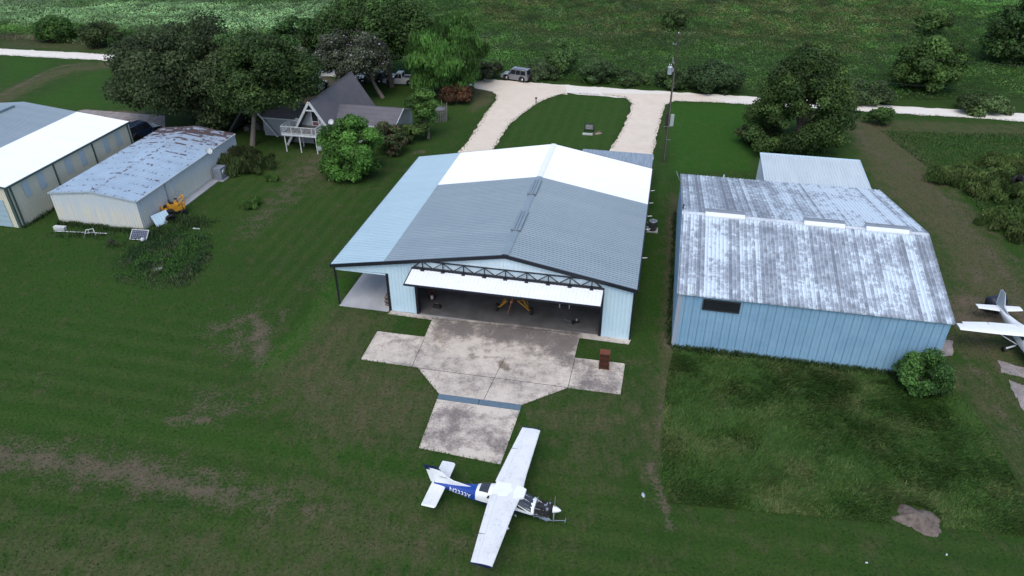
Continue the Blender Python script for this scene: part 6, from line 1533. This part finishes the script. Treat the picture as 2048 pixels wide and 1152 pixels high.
# rank grass beside the dirt track on the right and round the second airplane
RG=GP([(1760,262),(2048,268),(2200,300),(2300,560),(2048,500),(1960,420),(1860,340)])
x,y,d=scatter(RG,26000); n=len(x); an=rg.uniform(0,6.3,n); f2=vnoise(x,y,.3,3,9)
blades('tall_grass',np.c_[x,y,np.zeros(n)],(.1+.5*f2**2)*rg.uniform(.6,1.3,n),np.c_[np.cos(an),np.sin(an)]*.5,rg.uniform(.03,.06,n),(np.array((.052,.125,.028))*f2[:,None]+np.array((.075,.098,.036))*(1-f2[:,None]))*rg.uniform(.6,1.5,(n,1)))
# short turf: single tufts standing out of the mown lawn
LW=[(-62,24),(40,24),(60,60),(56,96),(-75,104)]
x,y,d=scatter(LW,230000)
k=np.ones(len(x),bool)
for q in(APR,LOW,TG,[hw(-.1,-.3),hw(25.3,-.3),hw(25.3,33),hw(-.1,33)],[bw(0,0),bw(19.3,0),bw(19.3,33),bw(0,33)],[tw(-10,0),tw(1,0),tw(1,19.2),tw(-10,19.2)],[lw(-28,0),lw(0,0),lw(0,19.3),lw(-28,19.3)],
    GP([(910,330),(919,304),(985,205),(960,160),(1400,170),(1340,205),(1316,264),(1304,330)])):
    k&=poly_sd(x,y,q)<.05
k&=rg.random(len(x))<np.clip(1.5-y/70,.15,1); x,y=x[k],y[k]; n=len(x); an=rg.uniform(0,6.3,n)
g1=np.interp(vnoise(x,y,.25,3,3),[.3,.7],[0,1])[:,None]
blades('turf',np.c_[x,y,np.zeros(n)],rg.uniform(.04,.11,n),np.c_[np.cos(an),np.sin(an)]*.8,rg.uniform(.012,.03,n),(np.array((.020,.056,.015))*(1-g1)+np.array((.040,.062,.022))*g1)*rg.uniform(.6,1.6,(n,1)))

ex=[];ey=[]
def fringe(pts,dens,spread):
    for i_ in range(len(pts)-1):
        a_,b_=pts[i_],pts[i_+1]; L_=math.hypot(b_[0]-a_[0],b_[1]-a_[1]); m_=int(min(L_,160)*dens)
        t_=rg.random(m_); ex.extend(a_[0]+(b_[0]-a_[0])*t_+rg.normal(size=m_)*spread); ey.extend(a_[1]+(b_[1]-a_[1])*t_+rg.normal(size=m_)*spread)
for q in ([(919,304),(948,264),(978,218),(990,201),(993,192),(983,184),(950,177)],[(986,299),(1018,251),(1034,235),(1083,201),(1123,188),(1168,187.6),(1222,191.6),(1249,194),(1263,207),(1260,221),(1244,259),(1228,288),(1220,298)],[(1307,307),(1316,264),(1324,232),(1332,210),(1351,202),(1450,206),(1500,209),(2048,243)],[(0,110),(208,121)],[(0,97),(208,108)]):
    fringe(GP(q),26,.22)
APL=list(APR)+[APR[0]]; fringe(APL[9:13],13,.06); fringe(APL[13:20]+APL[:1],13,.06); fringe(list(LOW)[1:]+[LOW[0]],13,.06)
ex=np.array(ex); ey=np.array(ey); n=len(ex); an=rg.uniform(0,6.3,n)
blades('turf',np.c_[ex,ey,np.zeros(n)],rg.uniform(.06,.15,n),np.c_[np.cos(an),np.sin(an)]*.8,rg.uniform(.015,.04,n),np.array((.042,.085,.022))*rg.uniform(.5,1.6,(n,1))*np.where(rg.random((n,1))<.3,np.array((1.9,1.2,1.5)),1))

# ---- the rough field beyond the road: brush, vines and weeds that read as one mass
FA=np.random.default_rng(33)
n=760000
x=FA.uniform(-165,165,n); y=FA.uniform(108,212,n)
ry=np.interp(x,[p[0] for p in ROAD_FAR],[p[1] for p in ROAD_FAR])
left=x<-45
k=(y>ry+np.where(x<-40,np.where(x<-66,4.5,3.2),.35)+FA.random(n)*.5)&(np.abs(x)<45+.62*y); x,y,ry=x[k],y[k],ry[k]; n=len(x)
def FM(pts,soft=5): return sstep(-soft,soft,poly_sd(x,y,GP(pts))+ (vnoise(x,y,.08,3,40)-.5)*16)
hum=vnoise(x,y,.13,4,5); hum2=vnoise(x,y,.42,2,6); hh=.15+2.6*np.clip(hum-.30,0,1)**1.2+1.1*np.clip(hum2-.35,0,1)
near=np.exp(-np.clip(y-ry-1,0,99)/3.5); hh=hh+near*.9*np.clip((vnoise(x,y,.2,3,17)-.2)*2.2,.25,1)
base=np.array((.048,.105,.026)); c_=np.tile(base,(n,1)); v1=vnoise(x,y,.06,4,22)[:,None]; v2=vnoise(x,y,.35,3,23)[:,None]
def blend(m,col):
    global c_
    c_=c_*(1-m[:,None])+np.array(col)*m[:,None]
blend(np.clip((v1[:,0]-.45)*5,0,1)*.8,(.056,.135,.034))
blend(FM([(930,-30),(1830,-30),(1890,60),(1700,120),(1450,85),(1150,75),(950,55)],4)*np.clip((v2[:,0]-.36)*4.0,0,1)*.85,(.098,.100,.045))
blend(FM([(940,60),(1500,88),(1480,110),(950,100)],3)*np.clip((v2[:,0]-.4)*4,0,1)*.6,(.085,.10,.055))
blend(FM([(-300,-10),(0,14),(300,5),(640,8),(670,60),(600,80),(330,66),(150,64),(-300,50)],4),(.205,.33,.18))
blend(FM([(-300,-40),(640,-40),(640,2),(300,3),(0,12),(-300,0)],3),(.11,.16,.10))
blend(FM([(-300,52),(0,48),(330,66),(600,80),(600,110),(330,88),(0,70),(-300,64)],3),(.085,.185,.04))
blend(((x<-40)&(y-ry<9)).astype(float)*np.clip((v2[:,0]-.25)*4,0,1)*.85,(.12,.10,.085))
blend(FM([(1870,-30),(2200,-30),(2150,80),(2010,70),(1940,20)],2.5),(.07,.17,.042))
blend(np.clip((vnoise(x,y,.22,3,31)-.60)*8,0,1)*.75,(.040,.066,.036))
blend(np.clip((vnoise(x,y,.5,3,35)-.62)*8,0,1)*.6,(.11,.165,.075))
dens=np.clip(.55+.9*(vnoise(x,y,.3,3,41)-.25),.2,1); hh=hh*np.where(FM([(1870,-30),(2200,-30),(2150,80),(2010,70),(1940,20)],2.5)>.5,.3,1)
k=FA.random(n)<dens; x,y,hh,c_=x[k],y[k],hh[k],c_[k]; n=len(x)
u=FA.random(n)**.6
P=np.c_[x,y,hh*u*FA.uniform(.5,1.1,n)+.05]
g=.6
HF=lambda a_,b_: 2.6*np.clip(vnoise(a_,b_,.13,4,5)-.30,0,1)**1.2+1.1*np.clip(vnoise(a_,b_,.42,2,6)-.35,0,1)
gx_=HF(x+g,y)-HF(x-g,y); gy_=HF(x,y+g)-HF(x,y-g)
Nn=FA.normal(size=(n,3))*.6+np.c_[-gx_*1.6,-gy_*1.6,np.full(n,.95)]
a=FA.uniform(.08,.19,n)*np.interp(y,[110,190],[.9,1.3]); b=a*FA.uniform(.35,.75,n)
V,Q=leaf_cards(P,Nn,a,b,FA)
c_=c_*(.55+.75*u[:,None])*FA.uniform(.6,1.45,(n,1)) if False else c_*FA.uniform(.88,1.14,(n,1))*np.array((1.55,1.55,1.25))*(.30+1.3*np.clip(vnoise(x*.7,y,.25,3,61),0,1)[:,None])*(.55+.9*np.clip(vnoise(x,y,.9,2,62),0,1)[:,None])*(.75+.5*np.clip(vnoise(x,y,.05,2,63),0,1)[:,None])
tag(fast_mesh('field_vegetation',V,Q,MT['leaf'],np.repeat(c_,4,0)),kind='stuff')
